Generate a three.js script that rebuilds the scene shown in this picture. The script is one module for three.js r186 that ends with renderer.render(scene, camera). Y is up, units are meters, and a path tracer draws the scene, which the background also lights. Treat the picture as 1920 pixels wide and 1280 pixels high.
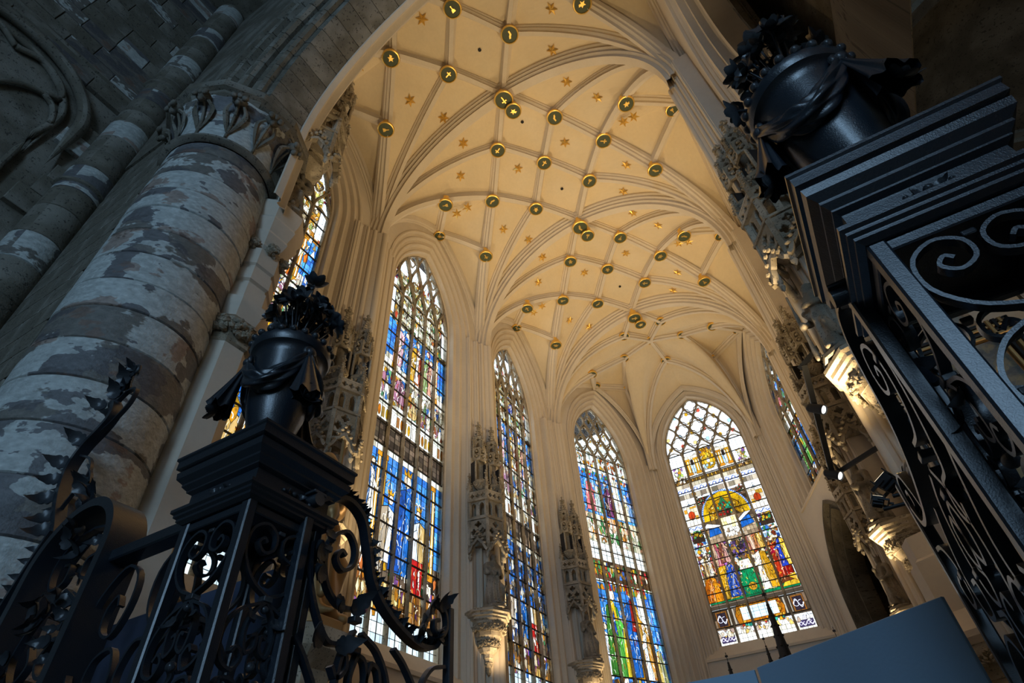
import * as THREE from 'three';
import { mergeGeometries, toCreasedNormals } from 'three/addons/utils/BufferGeometryUtils.js';
import { MarchingCubes } from 'three/addons/objects/MarchingCubes.js';
import { RoundedBoxGeometry } from 'three/addons/geometries/RoundedBoxGeometry.js';
import { RectAreaLightUniformsLib } from 'three/addons/lights/RectAreaLightUniformsLib.js';

// ---------------------------------------------------------------- camera, sky, large lights, exposure
const EYE = 1.6;                                   // eye height; places below are (x right, h above the eye, z ahead)
const P = (x, h, z) => new THREE.Vector3(x, h + EYE, -z);
const scene = new THREE.Scene();
const camera = new THREE.PerspectiveCamera(2 * Math.atan(640 / 1067) * 180 / Math.PI, 1.5, 0.1, 200);
camera.position.copy(P(0, 0, 0));
{
  const D = Math.PI / 180, y = -26.9302 * D, p = 43.5766 * D, r = -4.61895 * D;
  const f = new THREE.Vector3(Math.sin(y) * Math.cos(p), Math.sin(p), -Math.cos(y) * Math.cos(p));
  const rt = new THREE.Vector3(Math.cos(y), 0, Math.sin(y)), up = new THREE.Vector3().crossVectors(rt, f);
  const R = rt.clone().multiplyScalar(Math.cos(r)).addScaledVector(up, Math.sin(r));
  const U = rt.clone().multiplyScalar(-Math.sin(r)).addScaledVector(up, Math.cos(r));
  camera.quaternion.setFromRotationMatrix(new THREE.Matrix4().makeBasis(R, U, f.clone().negate()));
}
const renderer = new THREE.WebGLRenderer();
renderer.toneMapping = THREE.LinearToneMapping;
renderer.toneMappingExposure = 1.0;
renderer.shadowMap.enabled = true;
RectAreaLightUniformsLib.init();
scene.background = new THREE.Color(1.0, 1.07, 1.15);   // bright overcast sky beyond the stained glass
scene.backgroundIntensity = 2.7;
const CAV = 4.65, XC = -3.2244, BAY = 5.7437, F0 = 7.1247;   // half width, axis, bay length, first transverse arch
const HS = 13.6, RISE = 5.05, VB = 4.75;                      // springing height, rise and half span of the vault
// warm floodlights that stand on the pier brackets (the fittings themselves are built by floodlight() further down)
const WARM = new THREE.Color(1, 0.74, 0.40);
const FLOODS = [   // side, bay line, candela, aim x, aim h, aim z
  [-1, 0, 128, XC + 2.2, 18, 9.2], [1, 0, 128, XC - 2.2, 18, 9.2], [-1, 1, 128, XC + 2.2, 18, 14.2], [1, 1, 128, XC - 2.2, 18, 14.2],
  [-1, 2, 62, XC + 1.6, 18, 20.5], [1, 2, 62, XC - 1.6, 18, 20.5]];
const NAVE_WINDOW_GLOW = 10;                                // cool daylight of the nave windows behind the camera

// ---------------------------------------------------------------- helpers
let seed_ = 7;
const rnd = () => { seed_ = (seed_ * 1664525 + 1013904223) >>> 0; return seed_ / 4294967296; };
const rr = (a, b) => a + (b - a) * rnd();
const V2 = (x, y) => new THREE.Vector2(x, y), V3 = (x, y, z) => new THREE.Vector3(x, y, z);
const used = new Map();
const numbered = (n) => { const k = used.get(n) ?? 0; used.set(n, k + 1); return k ? n + '_' + String(k).padStart(3, '0') : n; };
function mesh(name, geo, mat, parent, data) {
  const m = new THREE.Mesh(Array.isArray(geo) ? merge(geo) : geo, mat);
  m.castShadow = m.receiveShadow = true;
  const top = !parent || parent === scene;
  m.name = top ? numbered(name) : name;
  (parent ?? scene).add(m);
  if (data) Object.assign(m.userData, data);
  return m;
}
function group(name, parent, data) { const g = new THREE.Group(); g.name = (!parent || parent === scene) ? numbered(name) : name; (parent ?? scene).add(g); if (data) Object.assign(g.userData, data); return g; }
function thing(name, label, category, pos, turn = 0, grp) {
  const g = group(name, scene, { label, category });
  if (grp) g.userData.group = grp;
  if (pos) g.position.copy(pos);
  g.rotation.y = turn;
  return g;
}
function copyOf(o, label, pos, turn, grp) {
  const c = o.clone(); c.name = numbered(o.name.replace(/_\d\d\d$/, '')); scene.add(c);
  c.userData = { ...o.userData, label }; if (grp) c.userData.group = grp;
  if (pos) c.position.copy(pos); if (turn !== undefined) c.rotation.y = turn;
  return c;
}
const STRUCT = { kind: 'structure' };
function norm(g) {   // one attribute set for all, so that geometries can be merged
  if (g.index) g = g.toNonIndexed();
  for (const k of Object.keys(g.attributes)) if (!['position', 'normal', 'uv'].includes(k)) g.deleteAttribute(k);
  if (!g.attributes.normal) g.computeVertexNormals();
  if (!g.attributes.uv) g.setAttribute('uv', new THREE.BufferAttribute(new Float32Array(g.attributes.position.count * 2), 2));
  return g;
}
const merge = (list) => mergeGeometries(list.map(norm), false);
function boxUV(g, s = 1) {   // uv in metres by the dominant axis of each triangle
  g = norm(g);
  const p = g.attributes.position, uv = g.attributes.uv, a = V3(), b = V3(), c = V3();
  for (let i = 0; i < p.count; i += 3) {
    a.fromBufferAttribute(p, i); b.fromBufferAttribute(p, i + 1); c.fromBufferAttribute(p, i + 2);
    const n = b.clone().sub(a).cross(c.clone().sub(a)), x = Math.abs(n.x), y = Math.abs(n.y), z = Math.abs(n.z);
    [a, b, c].forEach((q, k) => { if (x >= y && x >= z) uv.setXY(i + k, q.z * s, q.y * s); else if (y >= z) uv.setXY(i + k, q.x * s, q.z * s); else uv.setXY(i + k, q.x * s, q.y * s); });
  }
  return g;
}
function gridGeo(nu, nv, f, uvf) {   // (u, v) in 0..1 -> point
  const pos = [], uv = [], idx = [];
  for (let j = 0; j <= nv; j++) for (let i = 0; i <= nu; i++) { const p = f(i / nu, j / nv); pos.push(p.x, p.y, p.z); const t = uvf ? uvf(i / nu, j / nv, p) : [i / nu, j / nv]; uv.push(t[0], t[1]); }
  for (let j = 0; j < nv; j++) for (let i = 0; i < nu; i++) { const a = j * (nu + 1) + i, b = a + 1, c = a + nu + 1, d = c + 1; idx.push(a, b, d, a, d, c); }
  const g = new THREE.BufferGeometry();
  g.setAttribute('position', new THREE.Float32BufferAttribute(pos, 3)); g.setAttribute('uv', new THREE.Float32BufferAttribute(uv, 2)); g.setIndex(idx); g.computeVertexNormals();
  return g;
}
// sweep an open or closed 2-D profile [[side, up], ...] along points; up(i) gives the "up" hint
function sweep(pts, prof, { up = V3(0, 1, 0), closed = false, ring = false, scale, crease = 0.6, caps = true } = {}) {
  const n = pts.length, m = prof.length, pos = [], uv = [], idx = [];
  const loop = closed ? m + 1 : m;
  let lp = [0]; for (let k = 1; k < loop; k++) { const a = prof[k % m], b = prof[k - 1]; lp.push(lp[k - 1] + Math.hypot(a[0] - b[0], a[1] - b[1])); }
  let len = 0;
  for (let i = 0; i < n; i++) {
    const a = pts[ring ? (i - 1 + n - (i === 0 ? 1 : 0)) % n : Math.max(i - 1, 0)], b = pts[ring ? (i + 1 - (i === n - 1 ? -1 : 0)) % n : Math.min(i + 1, n - 1)];
    const t = b.clone().sub(a).normalize(), hint = typeof up === 'function' ? up(i / (n - 1), pts[i], t) : up;
    const s = new THREE.Vector3().crossVectors(t, hint).normalize(), u = new THREE.Vector3().crossVectors(s, t).normalize();
    if (i) len += pts[i].distanceTo(pts[i - 1]);
    const k = scale ? scale(i / (n - 1)) : 1;
    for (let j = 0; j < loop; j++) { const q = prof[j % m]; pos.push(pts[i].x + (s.x * q[0] + u.x * q[1]) * k, pts[i].y + (s.y * q[0] + u.y * q[1]) * k, pts[i].z + (s.z * q[0] + u.z * q[1]) * k); uv.push(lp[j], len); }
  }
  for (let i = 0; i < n - 1; i++) for (let j = 0; j < loop - 1; j++) { const a = i * loop + j, b = a + 1, c = a + loop, d = c + 1; idx.push(a, c, b, b, c, d); }
  if (closed && caps && !ring) for (const [o, flip] of [[0, 0], [(n - 1) * loop, 1]]) for (let j = 1; j < m - 1; j++) idx.push(o, flip ? o + j + 1 : o + j, flip ? o + j : o + j + 1);
  let g = new THREE.BufferGeometry();
  g.setAttribute('position', new THREE.Float32BufferAttribute(pos, 3)); g.setAttribute('uv', new THREE.Float32BufferAttribute(uv, 2)); g.setIndex(idx);
  g.computeVertexNormals();
  return crease ? toCreasedNormals(g, crease) : g;
}
const circleProf = (r, n = 8) => Array.from({ length: n }, (_, i) => [r * Math.cos(i / n * 2 * Math.PI), r * Math.sin(i / n * 2 * Math.PI)]);
const rectProf = (w, h) => [[-w / 2, -h / 2], [w / 2, -h / 2], [w / 2, h / 2], [-w / 2, h / 2]];
const tube = (pts, r, n = 7, o = {}) => sweep(pts, circleProf(r, n), { closed: true, crease: 0, ...o });
const catmull = (pts, n, closed = false) => new THREE.CatmullRomCurve3(pts, closed, 'centripetal').getPoints(n);
function lathe(prof, seg = 32, a0 = 0, a1 = Math.PI * 2, crease = 0.7) { return toCreasedNormals(new THREE.LatheGeometry(prof.map(([r, y]) => V2(Math.max(r, 1e-4), y)), seg, a0, a1), crease); }
const tf = (g, x = 0, y = 0, z = 0, rx = 0, ry = 0, rz = 0, s = 1) => { g.applyMatrix4(new THREE.Matrix4().compose(V3(x, y, z), new THREE.Quaternion().setFromEuler(new THREE.Euler(rx, ry, rz)), typeof s === 'number' ? V3(s, s, s) : s)); return g; };
const box = (w, h, d, x = 0, y = 0, z = 0, r = 0) => tf(r ? new RoundedBoxGeometry(w, h, d, 1, r) : new THREE.BoxGeometry(w, h, d), x, y, z);
function chamfer(w, h, d, c = 0.015) {   // a block with bevelled edges, about 44 triangles
  const s = new THREE.Shape([V2(-w / 2 + c, -h / 2 + c), V2(w / 2 - c, -h / 2 + c), V2(w / 2 - c, h / 2 - c), V2(-w / 2 + c, h / 2 - c)]);
  return tf(new THREE.ExtrudeGeometry(s, { depth: d - 2 * c, bevelSize: c, bevelThickness: c, bevelSegments: 1 }), 0, 0, -d / 2 + c);
}
const polyExtrude = (pts, y0, y1) => { const s = new THREE.Shape(pts.map(([x, z]) => V2(x, -z))); return tf(new THREE.ExtrudeGeometry(s, { depth: y1 - y0, bevelEnabled: false }), 0, y0, 0, -Math.PI / 2); };   // plan polygon (x, z three) raised
const mirrorX = (g) => { g = norm(g.clone()); g.scale(-1, 1, 1); const p = g.attributes; for (const k in p) { const a = p[k], s = a.itemSize; for (let i = 0; i < a.count; i += 3) for (let c = 0; c < s; c++) { const t = a.array[(i + 1) * s + c]; a.array[(i + 1) * s + c] = a.array[(i + 2) * s + c]; a.array[(i + 2) * s + c] = t; } } return g; };

// ---------------------------------------------------------------- textures
function lattice(n, sd) { const a = new Float32Array(n * n); let s = sd * 7919 + 13; for (let i = 0; i < n * n; i++) { s = (s * 1664525 + 1013904223) >>> 0; a[i] = s / 4294967296; } return a; }
function fbm(N, base, oct, sd, gain = 0.5) {   // tileable value noise, N x N, about 0..1
  const out = new Float32Array(N * N); let amp = 1, tot = 0;
  for (let o = 0; o < oct; o++) {
    const n = base << o, L = lattice(n, sd + o * 17);
    for (let y = 0; y < N; y++) { const fy = y / N * n, y0 = Math.floor(fy), ty = fy - y0, sy = ty * ty * (3 - 2 * ty), ya = (y0 % n) * n, yb = ((y0 + 1) % n) * n;
      for (let x = 0; x < N; x++) { const fx = x / N * n, x0 = Math.floor(fx), tx = fx - x0, sx = tx * tx * (3 - 2 * tx), xa = x0 % n, xb = (x0 + 1) % n;
        out[y * N + x] += amp * ((L[ya + xa] * (1 - sx) + L[ya + xb] * sx) * (1 - sy) + (L[yb + xa] * (1 - sx) + L[yb + xb] * sx) * sy); } }
    tot += amp; amp *= gain;
  }
  for (let i = 0; i < out.length; i++) out[i] /= tot;
  return out;
}
const sm = (a, b, x) => { const t = Math.min(1, Math.max(0, (x - a) / (b - a))); return t * t * (3 - 2 * t); };
function dataTex(N, f, srgb = true) {
  const d = new Uint8Array(N * N * 4);
  for (let i = 0; i < N * N; i++) { const c = f(i, i % N, Math.floor(i / N)); d[i * 4] = c[0] * 255; d[i * 4 + 1] = c[1] * 255; d[i * 4 + 2] = c[2] * 255; d[i * 4 + 3] = 255; }
  const t = new THREE.DataTexture(d, N, N); t.wrapS = t.wrapT = THREE.RepeatWrapping; t.magFilter = t.minFilter = THREE.LinearFilter; if (srgb) t.colorSpace = THREE.SRGBColorSpace; t.needsUpdate = true; return t;
}
const lerp3 = (a, b, t) => [a[0] + (b[0] - a[0]) * t, a[1] + (b[1] - a[1]) * t, a[2] + (b[2] - a[2]) * t];
const rep = (t, u, v = u, ou = 0, ov = 0) => { const c = t.clone(); c.repeat.set(u, v); c.offset.set(ou, ov); c.needsUpdate = true; return c; };
const nA = fbm(512, 4, 6, 1), nB = fbm(512, 8, 5, 2), nC = fbm(512, 64, 3, 3);
const plasterMap = dataTex(512, (i) => { const k = 0.93 + 0.07 * nA[i] + 0.03 * (nC[i] - 0.5); return [k, k * (0.985 + 0.015 * nB[i]), k * (0.97 + 0.03 * nB[i])]; });
const grain = dataTex(512, (i) => { const k = 0.5 * nC[i] + 0.5 * nB[i]; return [k, k, k]; }, false);
const stoneMap = dataTex(512, (i) => { const pit = sm(0.70, 0.76, nC[i]) * 0.35, t = sm(0.35, 0.65, nA[i]); const c = lerp3([0.80, 0.77, 0.70], [1, 0.98, 0.93], t); const k = (1 - pit) * (0.9 + 0.2 * (nB[i] - 0.5)); return c.map((v) => Math.min(1, v * k)); });
// old limewash coming off dark stone: jagged pale and dark patches with an outline of their own
const N1 = fbm(1024, 5, 7, 11, 0.55), N2 = fbm(1024, 9, 6, 21, 0.55), N3 = fbm(1024, 90, 3, 31);
const peelMap = dataTex(1024, (i) => {
  const wash = sm(0.445, 0.47, N1[i] + 0.05 * (N3[i] - 0.5)), dk = sm(0.585, 0.60, N2[i] + 0.05 * (N3[i] - 0.5)), rust = sm(0.665, 0.70, N2[(i + 300 * 1024 + 77) % (1024 * 1024)]);
  let c = lerp3([0.50, 0.48, 0.45], [0.80, 0.81, 0.79], wash); c = lerp3(c, [0.38, 0.37, 0.38], dk * 0.8); c = lerp3(c, [0.55, 0.40, 0.33], rust * 0.5);
  const k = 0.92 + 0.3 * (N3[i] - 0.5); return c.map((v) => Math.min(1, v * k));
});
const M = {};
const std = (o) => new THREE.MeshStandardMaterial(o), phy = (o) => new THREE.MeshPhysicalMaterial(o);
M.web = std({ color: new THREE.Color().setRGB(0.80, 0.67, 0.46), map: rep(plasterMap, 0.25), bumpMap: rep(grain, 0.5), bumpScale: 0.006, roughness: 0.9 });
M.wall = std({ color: new THREE.Color().setRGB(0.72, 0.64, 0.53), map: rep(plasterMap, 0.3), bumpMap: rep(grain, 0.6), bumpScale: 0.002, roughness: 0.8 });
M.rib = std({ color: new THREE.Color().setRGB(0.73, 0.64, 0.51), map: rep(plasterMap, 0.5), bumpMap: rep(grain, 1), bumpScale: 0.0012, roughness: 0.8 });
M.carved = std({ color: new THREE.Color().setRGB(0.60, 0.54, 0.46), map: rep(stoneMap, 0.8), bumpMap: rep(grain, 2), bumpScale: 0.006, roughness: 0.85 });
M.statue = std({ color: new THREE.Color().setRGB(0.42, 0.38, 0.33), map: rep(stoneMap, 0.8), bumpMap: rep(grain, 2), bumpScale: 0.005, roughness: 0.8 });
M.tracery = std({ color: new THREE.Color().setRGB(0.62, 0.55, 0.46), map: rep(stoneMap, 0.6), roughness: 0.85 });
M.dark = [0, 1, 2, 3].map((k) => std({ color: new THREE.Color().setRGB(0.31, 0.30, 0.28), map: rep(stoneMap, 0.45, 0.45, k * 0.23, k * 0.37), bumpMap: rep(grain, 0.8), bumpScale: 0.012, roughness: 0.85 }));
M.peel = [0, 1, 2, 3].map((k) => std({ color: new THREE.Color().setRGB(0.98, 0.99, 1.0), map: rep(peelMap, 0.19, 0.30, k * 0.31, k * 0.47), bumpMap: rep(grain, 0.8), bumpScale: 0.012, roughness: 0.6 }));
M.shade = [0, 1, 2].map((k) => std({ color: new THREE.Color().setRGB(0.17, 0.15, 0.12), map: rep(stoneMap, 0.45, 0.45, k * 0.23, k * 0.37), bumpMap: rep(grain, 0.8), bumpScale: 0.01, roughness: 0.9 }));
M.iron = phy({ color: new THREE.Color().setRGB(0.009, 0.014, 0.021), roughness: 0.38, metalness: 0.0, clearcoat: 0.45, clearcoatRoughness: 0.25, bumpMap: rep(grain, 4), bumpScale: 0.002 });
M.gold = std({ color: new THREE.Color().setRGB(0.95, 0.62, 0.16), roughness: 0.35, metalness: 0.85 });
M.bossGreen = std({ color: new THREE.Color().setRGB(0.06, 0.075, 0.035), roughness: 0.6 });
M.lampBody = std({ color: new THREE.Color().setRGB(0.012, 0.013, 0.015), roughness: 0.5 });
M.black = std({ color: new THREE.Color().setRGB(0.006, 0.006, 0.007), roughness: 0.6 });
M.lead = std({ color: new THREE.Color().setRGB(0.02, 0.02, 0.022), roughness: 0.6 });
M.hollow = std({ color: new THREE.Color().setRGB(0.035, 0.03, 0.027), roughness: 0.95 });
// ---------------------------------------------------------------- vault of the chapel: webs, ribs, bosses, stars
const ceiling = group('ceiling', scene, STRUCT);
const barrel = (v, u) => { const q = Math.max(0, 1 - (v / VB) ** 2); return HS + RISE * Math.sqrt(q) + 0.15 * Math.sin(Math.PI * Math.abs(u - Math.floor(u))) * q; };
const bp = (u, v, d = 0) => P(XC + v, barrel(v, u) + d, F0 + u * BAY);
const outward = (v, h) => V3(v / VB ** 2, Math.max(0, h - HS) / RISE ** 2, 0).normalize();
const NA = { u: 0.258, v: 1.102 }, NB = { u: 0.5, v: 2.189 }, NE = { u: 0.274, v: 3.34 }, ND = { u: 0.5, v: 4.56, h: 17.72 };
const NDV = (s) => (s < 0 ? 4.56 : 4.88);
const RIBP = [[-0.15, 0.08], [-0.15, -0.03], [-0.11, -0.06], [-0.115, -0.12], [-0.06, -0.17], [-0.065, -0.25], [0.065, -0.25], [0.06, -0.17], [0.115, -0.12], [0.11, -0.06], [0.15, -0.03], [0.15, 0.08]];
const RIBBIG = [[-0.30, 0.08], [-0.30, -0.05], [-0.24, -0.09], [-0.25, -0.17], [-0.18, -0.20], [-0.19, -0.29], [-0.12, -0.32], [-0.125, -0.42], [0.125, -0.42], [0.12, -0.32], [0.19, -0.29], [0.18, -0.20], [0.25, -0.17], [0.24, -0.09], [0.30, -0.05], [0.30, 0.08]];
const ribBarrel = (pts, prof, bay) => mesh('rib', sweep(pts.map(([u, v]) => bp(u, v)), prof, { up: (t) => { const k = pts[Math.round(t * (pts.length - 1))]; return outward(k[1], barrel(k[1], k[0])); } }), M.rib, bay);
const seg = (a, b, n) => Array.from({ length: n + 1 }, (_, i) => [a[0] + (b[0] - a[0]) * i / n, a[1] + (b[1] - a[1]) * i / n]);
const arcSeg = (a, b, n) => { const t0 = Math.acos(Math.min(1, Math.abs(a[1]) / VB)), t1 = Math.acos(Math.min(1, Math.abs(b[1]) / VB)), s = Math.sign(a[1] || b[1]); return Array.from({ length: n + 1 }, (_, i) => { const v = s * VB * Math.cos(t0 + (t1 - t0) * i / n), f = (v - a[1]) / (b[1] - a[1]); return [a[0] + (b[0] - a[0]) * f, v]; }); };
function wallRib(S, D, n = 14) {   // pointed arc standing in the wall plane, from springing S to apex D (three vectors)
  const d = Math.hypot(D.x - S.x, D.z - S.z), r = D.y - S.y, R = (d * d + r * r) / (2 * d), a1 = Math.atan2(r, R - d), out = [];
  for (let i = 0; i <= n; i++) { const a = a1 * i / n, x = R - R * Math.cos(a), t = x / d; out.push(V3(S.x + (D.x - S.x) * t, S.y + R * Math.sin(a), S.z + (D.z - S.z) * t)); }
  return out;
}
const at = (pts, t) => { const k = t * (pts.length - 1), i = Math.min(Math.floor(k), pts.length - 2); return pts[i].clone().lerp(pts[i + 1], k - i); };
function resample(pts, n) { const L = [0]; for (let i = 1; i < pts.length; i++) L.push(L[i - 1] + pts[i].distanceTo(pts[i - 1])); return Array.from({ length: n + 1 }, (_, k) => { const s = L[L.length - 1] * k / n; let i = 1; while (i < pts.length - 1 && L[i] < s) i++; return pts[i - 1].clone().lerp(pts[i], L[i] > L[i - 1] ? (s - L[i - 1]) / (L[i] - L[i - 1]) : 0); }); }
function coons(c0, c1, d0, d1, nu, nv) {   // c0, c1 run in u; d0, d1 run in v; corners meet
  [c0, c1] = [resample(c0, nu), resample(c1, nu)]; [d0, d1] = [resample(d0, nv), resample(d1, nv)];
  return gridGeo(nu, nv, (u, v) => {
    const A = at(c0, u).multiplyScalar(1 - v).addScaledVector(at(c1, u), v), B = at(d0, v).multiplyScalar(1 - u).addScaledVector(at(d1, v), u);
    const C = c0[0].clone().multiplyScalar((1 - u) * (1 - v)).addScaledVector(c0[nu], u * (1 - v)).addScaledVector(c1[0], (1 - u) * v).addScaledVector(c1[nu], u * v);
    return A.add(B).sub(C);
  }, (u, v, p) => [p.x, p.z]);
}
const bow = (a, b, up, n = 8) => Array.from({ length: n + 1 }, (_, i) => { const t = i / n, q = a.clone().lerp(b, t); q.y += up * 4 * t * (1 - t); return q; });
// bosses: a gilt rim round a dark green face with a gilt emblem, hanging from the rib crossing
const bossRim = mergeGeometries([lathe([[0.17, 0.42], [0.17, 0.16], [0.21, 0.14], [0.26, 0.10], [0.275, 0.05], [0.262, 0.005], [0.235, -0.005], [0.222, 0.012], [0.222, 0.03], [0.2, 0.035]], 28)].map(norm));
const bossFace = lathe([[0, 0.036], [0.222, 0.036], [0.222, 0.028], [0.19, 0.024], [0, 0.024]], 28);
const emblem = [
  [[-0.02, -0.14], [0.02, -0.14], [0.02, -0.02], [0.07, 0.03], [0.085, 0.12], [-0.085, 0.12], [-0.07, 0.03], [-0.02, -0.02]],
  [[-0.025, -0.15], [0.025, -0.15], [0.025, 0.02], [0.1, 0.02], [0.1, 0.07], [0.025, 0.07], [0.025, 0.14], [-0.025, 0.14], [-0.025, 0.07], [-0.1, 0.07], [-0.1, 0.02], [-0.025, 0.02]],
  [[-0.13, -0.10], [-0.04, -0.06], [0.0, -0.13], [0.05, -0.04], [0.14, -0.02], [0.06, 0.03], [0.07, 0.13], [-0.01, 0.07], [-0.09, 0.12], [-0.06, 0.03], [-0.14, 0.0]],
  [[-0.11, -0.13], [-0.05, -0.14], [-0.02, -0.03], [0.06, 0.02], [0.12, 0.10], [0.06, 0.13], [0.0, 0.07], [-0.07, 0.04]],
].map((p) => tf(new THREE.ExtrudeGeometry(new THREE.Shape(p.map((q) => V2(...q))), { depth: 0.022, bevelEnabled: true, bevelSize: 0.006, bevelThickness: 0.006, bevelSegments: 1 }), 0, 0.03, 0, Math.PI / 2));
let nBoss = 0;
function boss(p, s = 1) {   // p: centre of its lower face
  const b = mesh('boss', bossRim, M.gold, ceiling); b.position.copy(p); b.scale.setScalar(s); b.rotation.y = nBoss * 1.3;
  mesh('boss_face', bossFace, M.bossGreen, b);
  mesh('emblem', emblem[nBoss++ % emblem.length], M.gold, b).scale.set(0.72, 1, 0.72);
}
const starGeo = (() => {
  const pos = [], R = 0.205, r = 0.088, t = 0.06;
  for (let k = 0; k < 12; k++) { const a = k * Math.PI / 6, b = (k + 1) * Math.PI / 6, ra = k % 2 ? r : R, rb = k % 2 ? R : r; const A = [ra * Math.cos(a), 0, ra * Math.sin(a)], B = [rb * Math.cos(b), 0, rb * Math.sin(b)]; pos.push(0, -t, 0, ...A, ...B, 0, 0.012, 0, ...B, ...A); }
  const g = new THREE.BufferGeometry(); g.setAttribute('position', new THREE.Float32BufferAttribute(pos, 3)); g.computeVertexNormals(); return norm(g);
})();
function star(u, v, p, n) { const s = mesh('star', starGeo, M.gold, ceiling); const q = p ?? bp(u, v, -0.03), nn = n ?? outward(v, barrel(v, u)); s.position.copy(q); s.quaternion.setFromUnitVectors(V3(0, 1, 0), nn); s.rotateY(u * 7 + v * 3); }
const hole = lathe([[0, 0.02], [0.05, 0.02], [0.055, -0.004], [0.04, -0.012], [0.035, 0.01], [0, 0.01]], 10);
const ventHole = (u, v) => { mesh('lamp_hole', hole, M.black, ceiling).position.copy(bp(u, v, -0.015)); };
const WX = (s) => (s < 0 ? XC - CAV : 1.75);   // wall planes
for (const k of [-1, 0, 1]) {
  const bay = ceiling;
  for (const s of [-1, 1]) {
    // web of the tunnel part, one compartment per half bay
    for (const m of [0, 1]) {
      const U = (u) => k + (m ? 1 - u : u);
      const cut = k < 0 && !m && s < 0;   // hidden by the entrance arch and its pier
      mesh('web', gridGeo(16, 24, (a, b) => { const u = cut ? 0.2 + 0.3 * a : 0.5 * a, vm = VB - (u / 0.5) * (VB - NB.v), t0 = Math.acos(vm / VB), v = VB * Math.cos(t0 + (Math.PI / 2 - t0) * b); return bp(U(u), s * v, 0.02); }, (a, b, p) => [p.x + p.y, p.z]), M.web, bay);
      const S = [U(0), s * VB], A = [U(NA.u), s * NA.v], B = [U(0.5), s * NB.v], E = [U(NE.u), s * NE.v];
      if (!cut) { ribBarrel(arcSeg(S, A, 18), RIBP, bay); ribBarrel(arcSeg(S, B, 16), RIBP, bay); } else ribBarrel(arcSeg(E, B, 8), RIBP, bay);
      ribBarrel(seg([U(0), 0], A, 5), RIBP, bay);
      ribBarrel(seg(A, B, 6), RIBP, bay);
      ribBarrel(seg(A, [U(0.5), 0], 6), RIBP, bay);
      const e = bp(...E), D = P(XC + s * NDV(s), ND.h, F0 + U(0.5) * BAY), b = bp(...B), Sp = bp(...S), Sw = V3(WX(s), Sp.y, Sp.z), Dw = V3(WX(s), D.y + 0.02, D.z);
      mesh('rib', sweep(bow(e, D, 0.06), RIBP, { up: V3(s * 0.5, 1, 0) }), M.rib, bay);
      const wr = wallRib(V3(WX(s) - s * 0.02, Sp.y, Sp.z), D, 16);
      if (!cut) mesh('rib', sweep(wr, RIBP.map(([x, y]) => [x, y * 0.6]), { up: (t) => V3(s, 0.3, 0) }), M.rib, bay);
      // compartments between tierceron, ridge and wall
      if (!cut) mesh('web', coons(arcSeg(S, E, 12).map(([u, v]) => bp(u, v, 0.02)), wallRib(Sw, Dw, 12), [Sp, Sw], bow(e, Dw, 0.06, 4), 14, 5), M.web, bay);
      mesh('web', coons(seg(E, B, 6).map(([u, v]) => bp(u, v, 0.02)), bow(D, D, 0, 1), bow(e, D, 0.06), bow(b, D, 0.12), 6, 8), M.web, bay);
    }
    for (const [u, h] of [[NA.u, 18.253], [1 - NA.u, 18.253]]) boss(P(XC + s * NA.v, h - 0.03, F0 + (k + u) * BAY));
    boss(P(XC + s * NB.v, 17.81, F0 + (k + 0.5) * BAY));
    for (const u of [NE.u, 1 - NE.u]) boss(P(XC + s * 3.307, 16.79, F0 + (k + u) * BAY), 0.95);
    boss(P(XC + s * 4.5, 17.43, F0 + (k + 0.5) * BAY), 0.8);
    for (const [u, v] of [[0.11, 1.95], [0.25, 2.6], [0.435, 3.02], [0.405, 3.36], [0.465, 0.95], [0.73, 2.5], [0.92, 2.0]]) { const vm = VB - (Math.min(u, 1 - u) / 0.5) * (VB - NB.v); if (v < vm - 0.15) star(k + u, s * v); else star(k + u, s * v, bp(k + u, s * v, 0.06), V3(s * 0.35, 1, 0).normalize()); }
  }
  boss(P(XC, 18.443, F0 + (k + 0.5) * BAY));
  ventHole(k + 0.22, 0.03); ventHole(k + 0.75, 0.03);
}
for (const k of [-1, 0, 1, 2]) {
  for (const s of [-1, 1]) if (k >= 0 || s > 0) ribBarrel(arcSeg([k, s * VB], [k, 0], 24), RIBBIG, ceiling);
  boss(P(XC, 17.97, F0 + k * BAY), 1.15); boss(P(XC + 0.1, 17.86, F0 + k * BAY + 0.42), 1.0);
}
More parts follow.
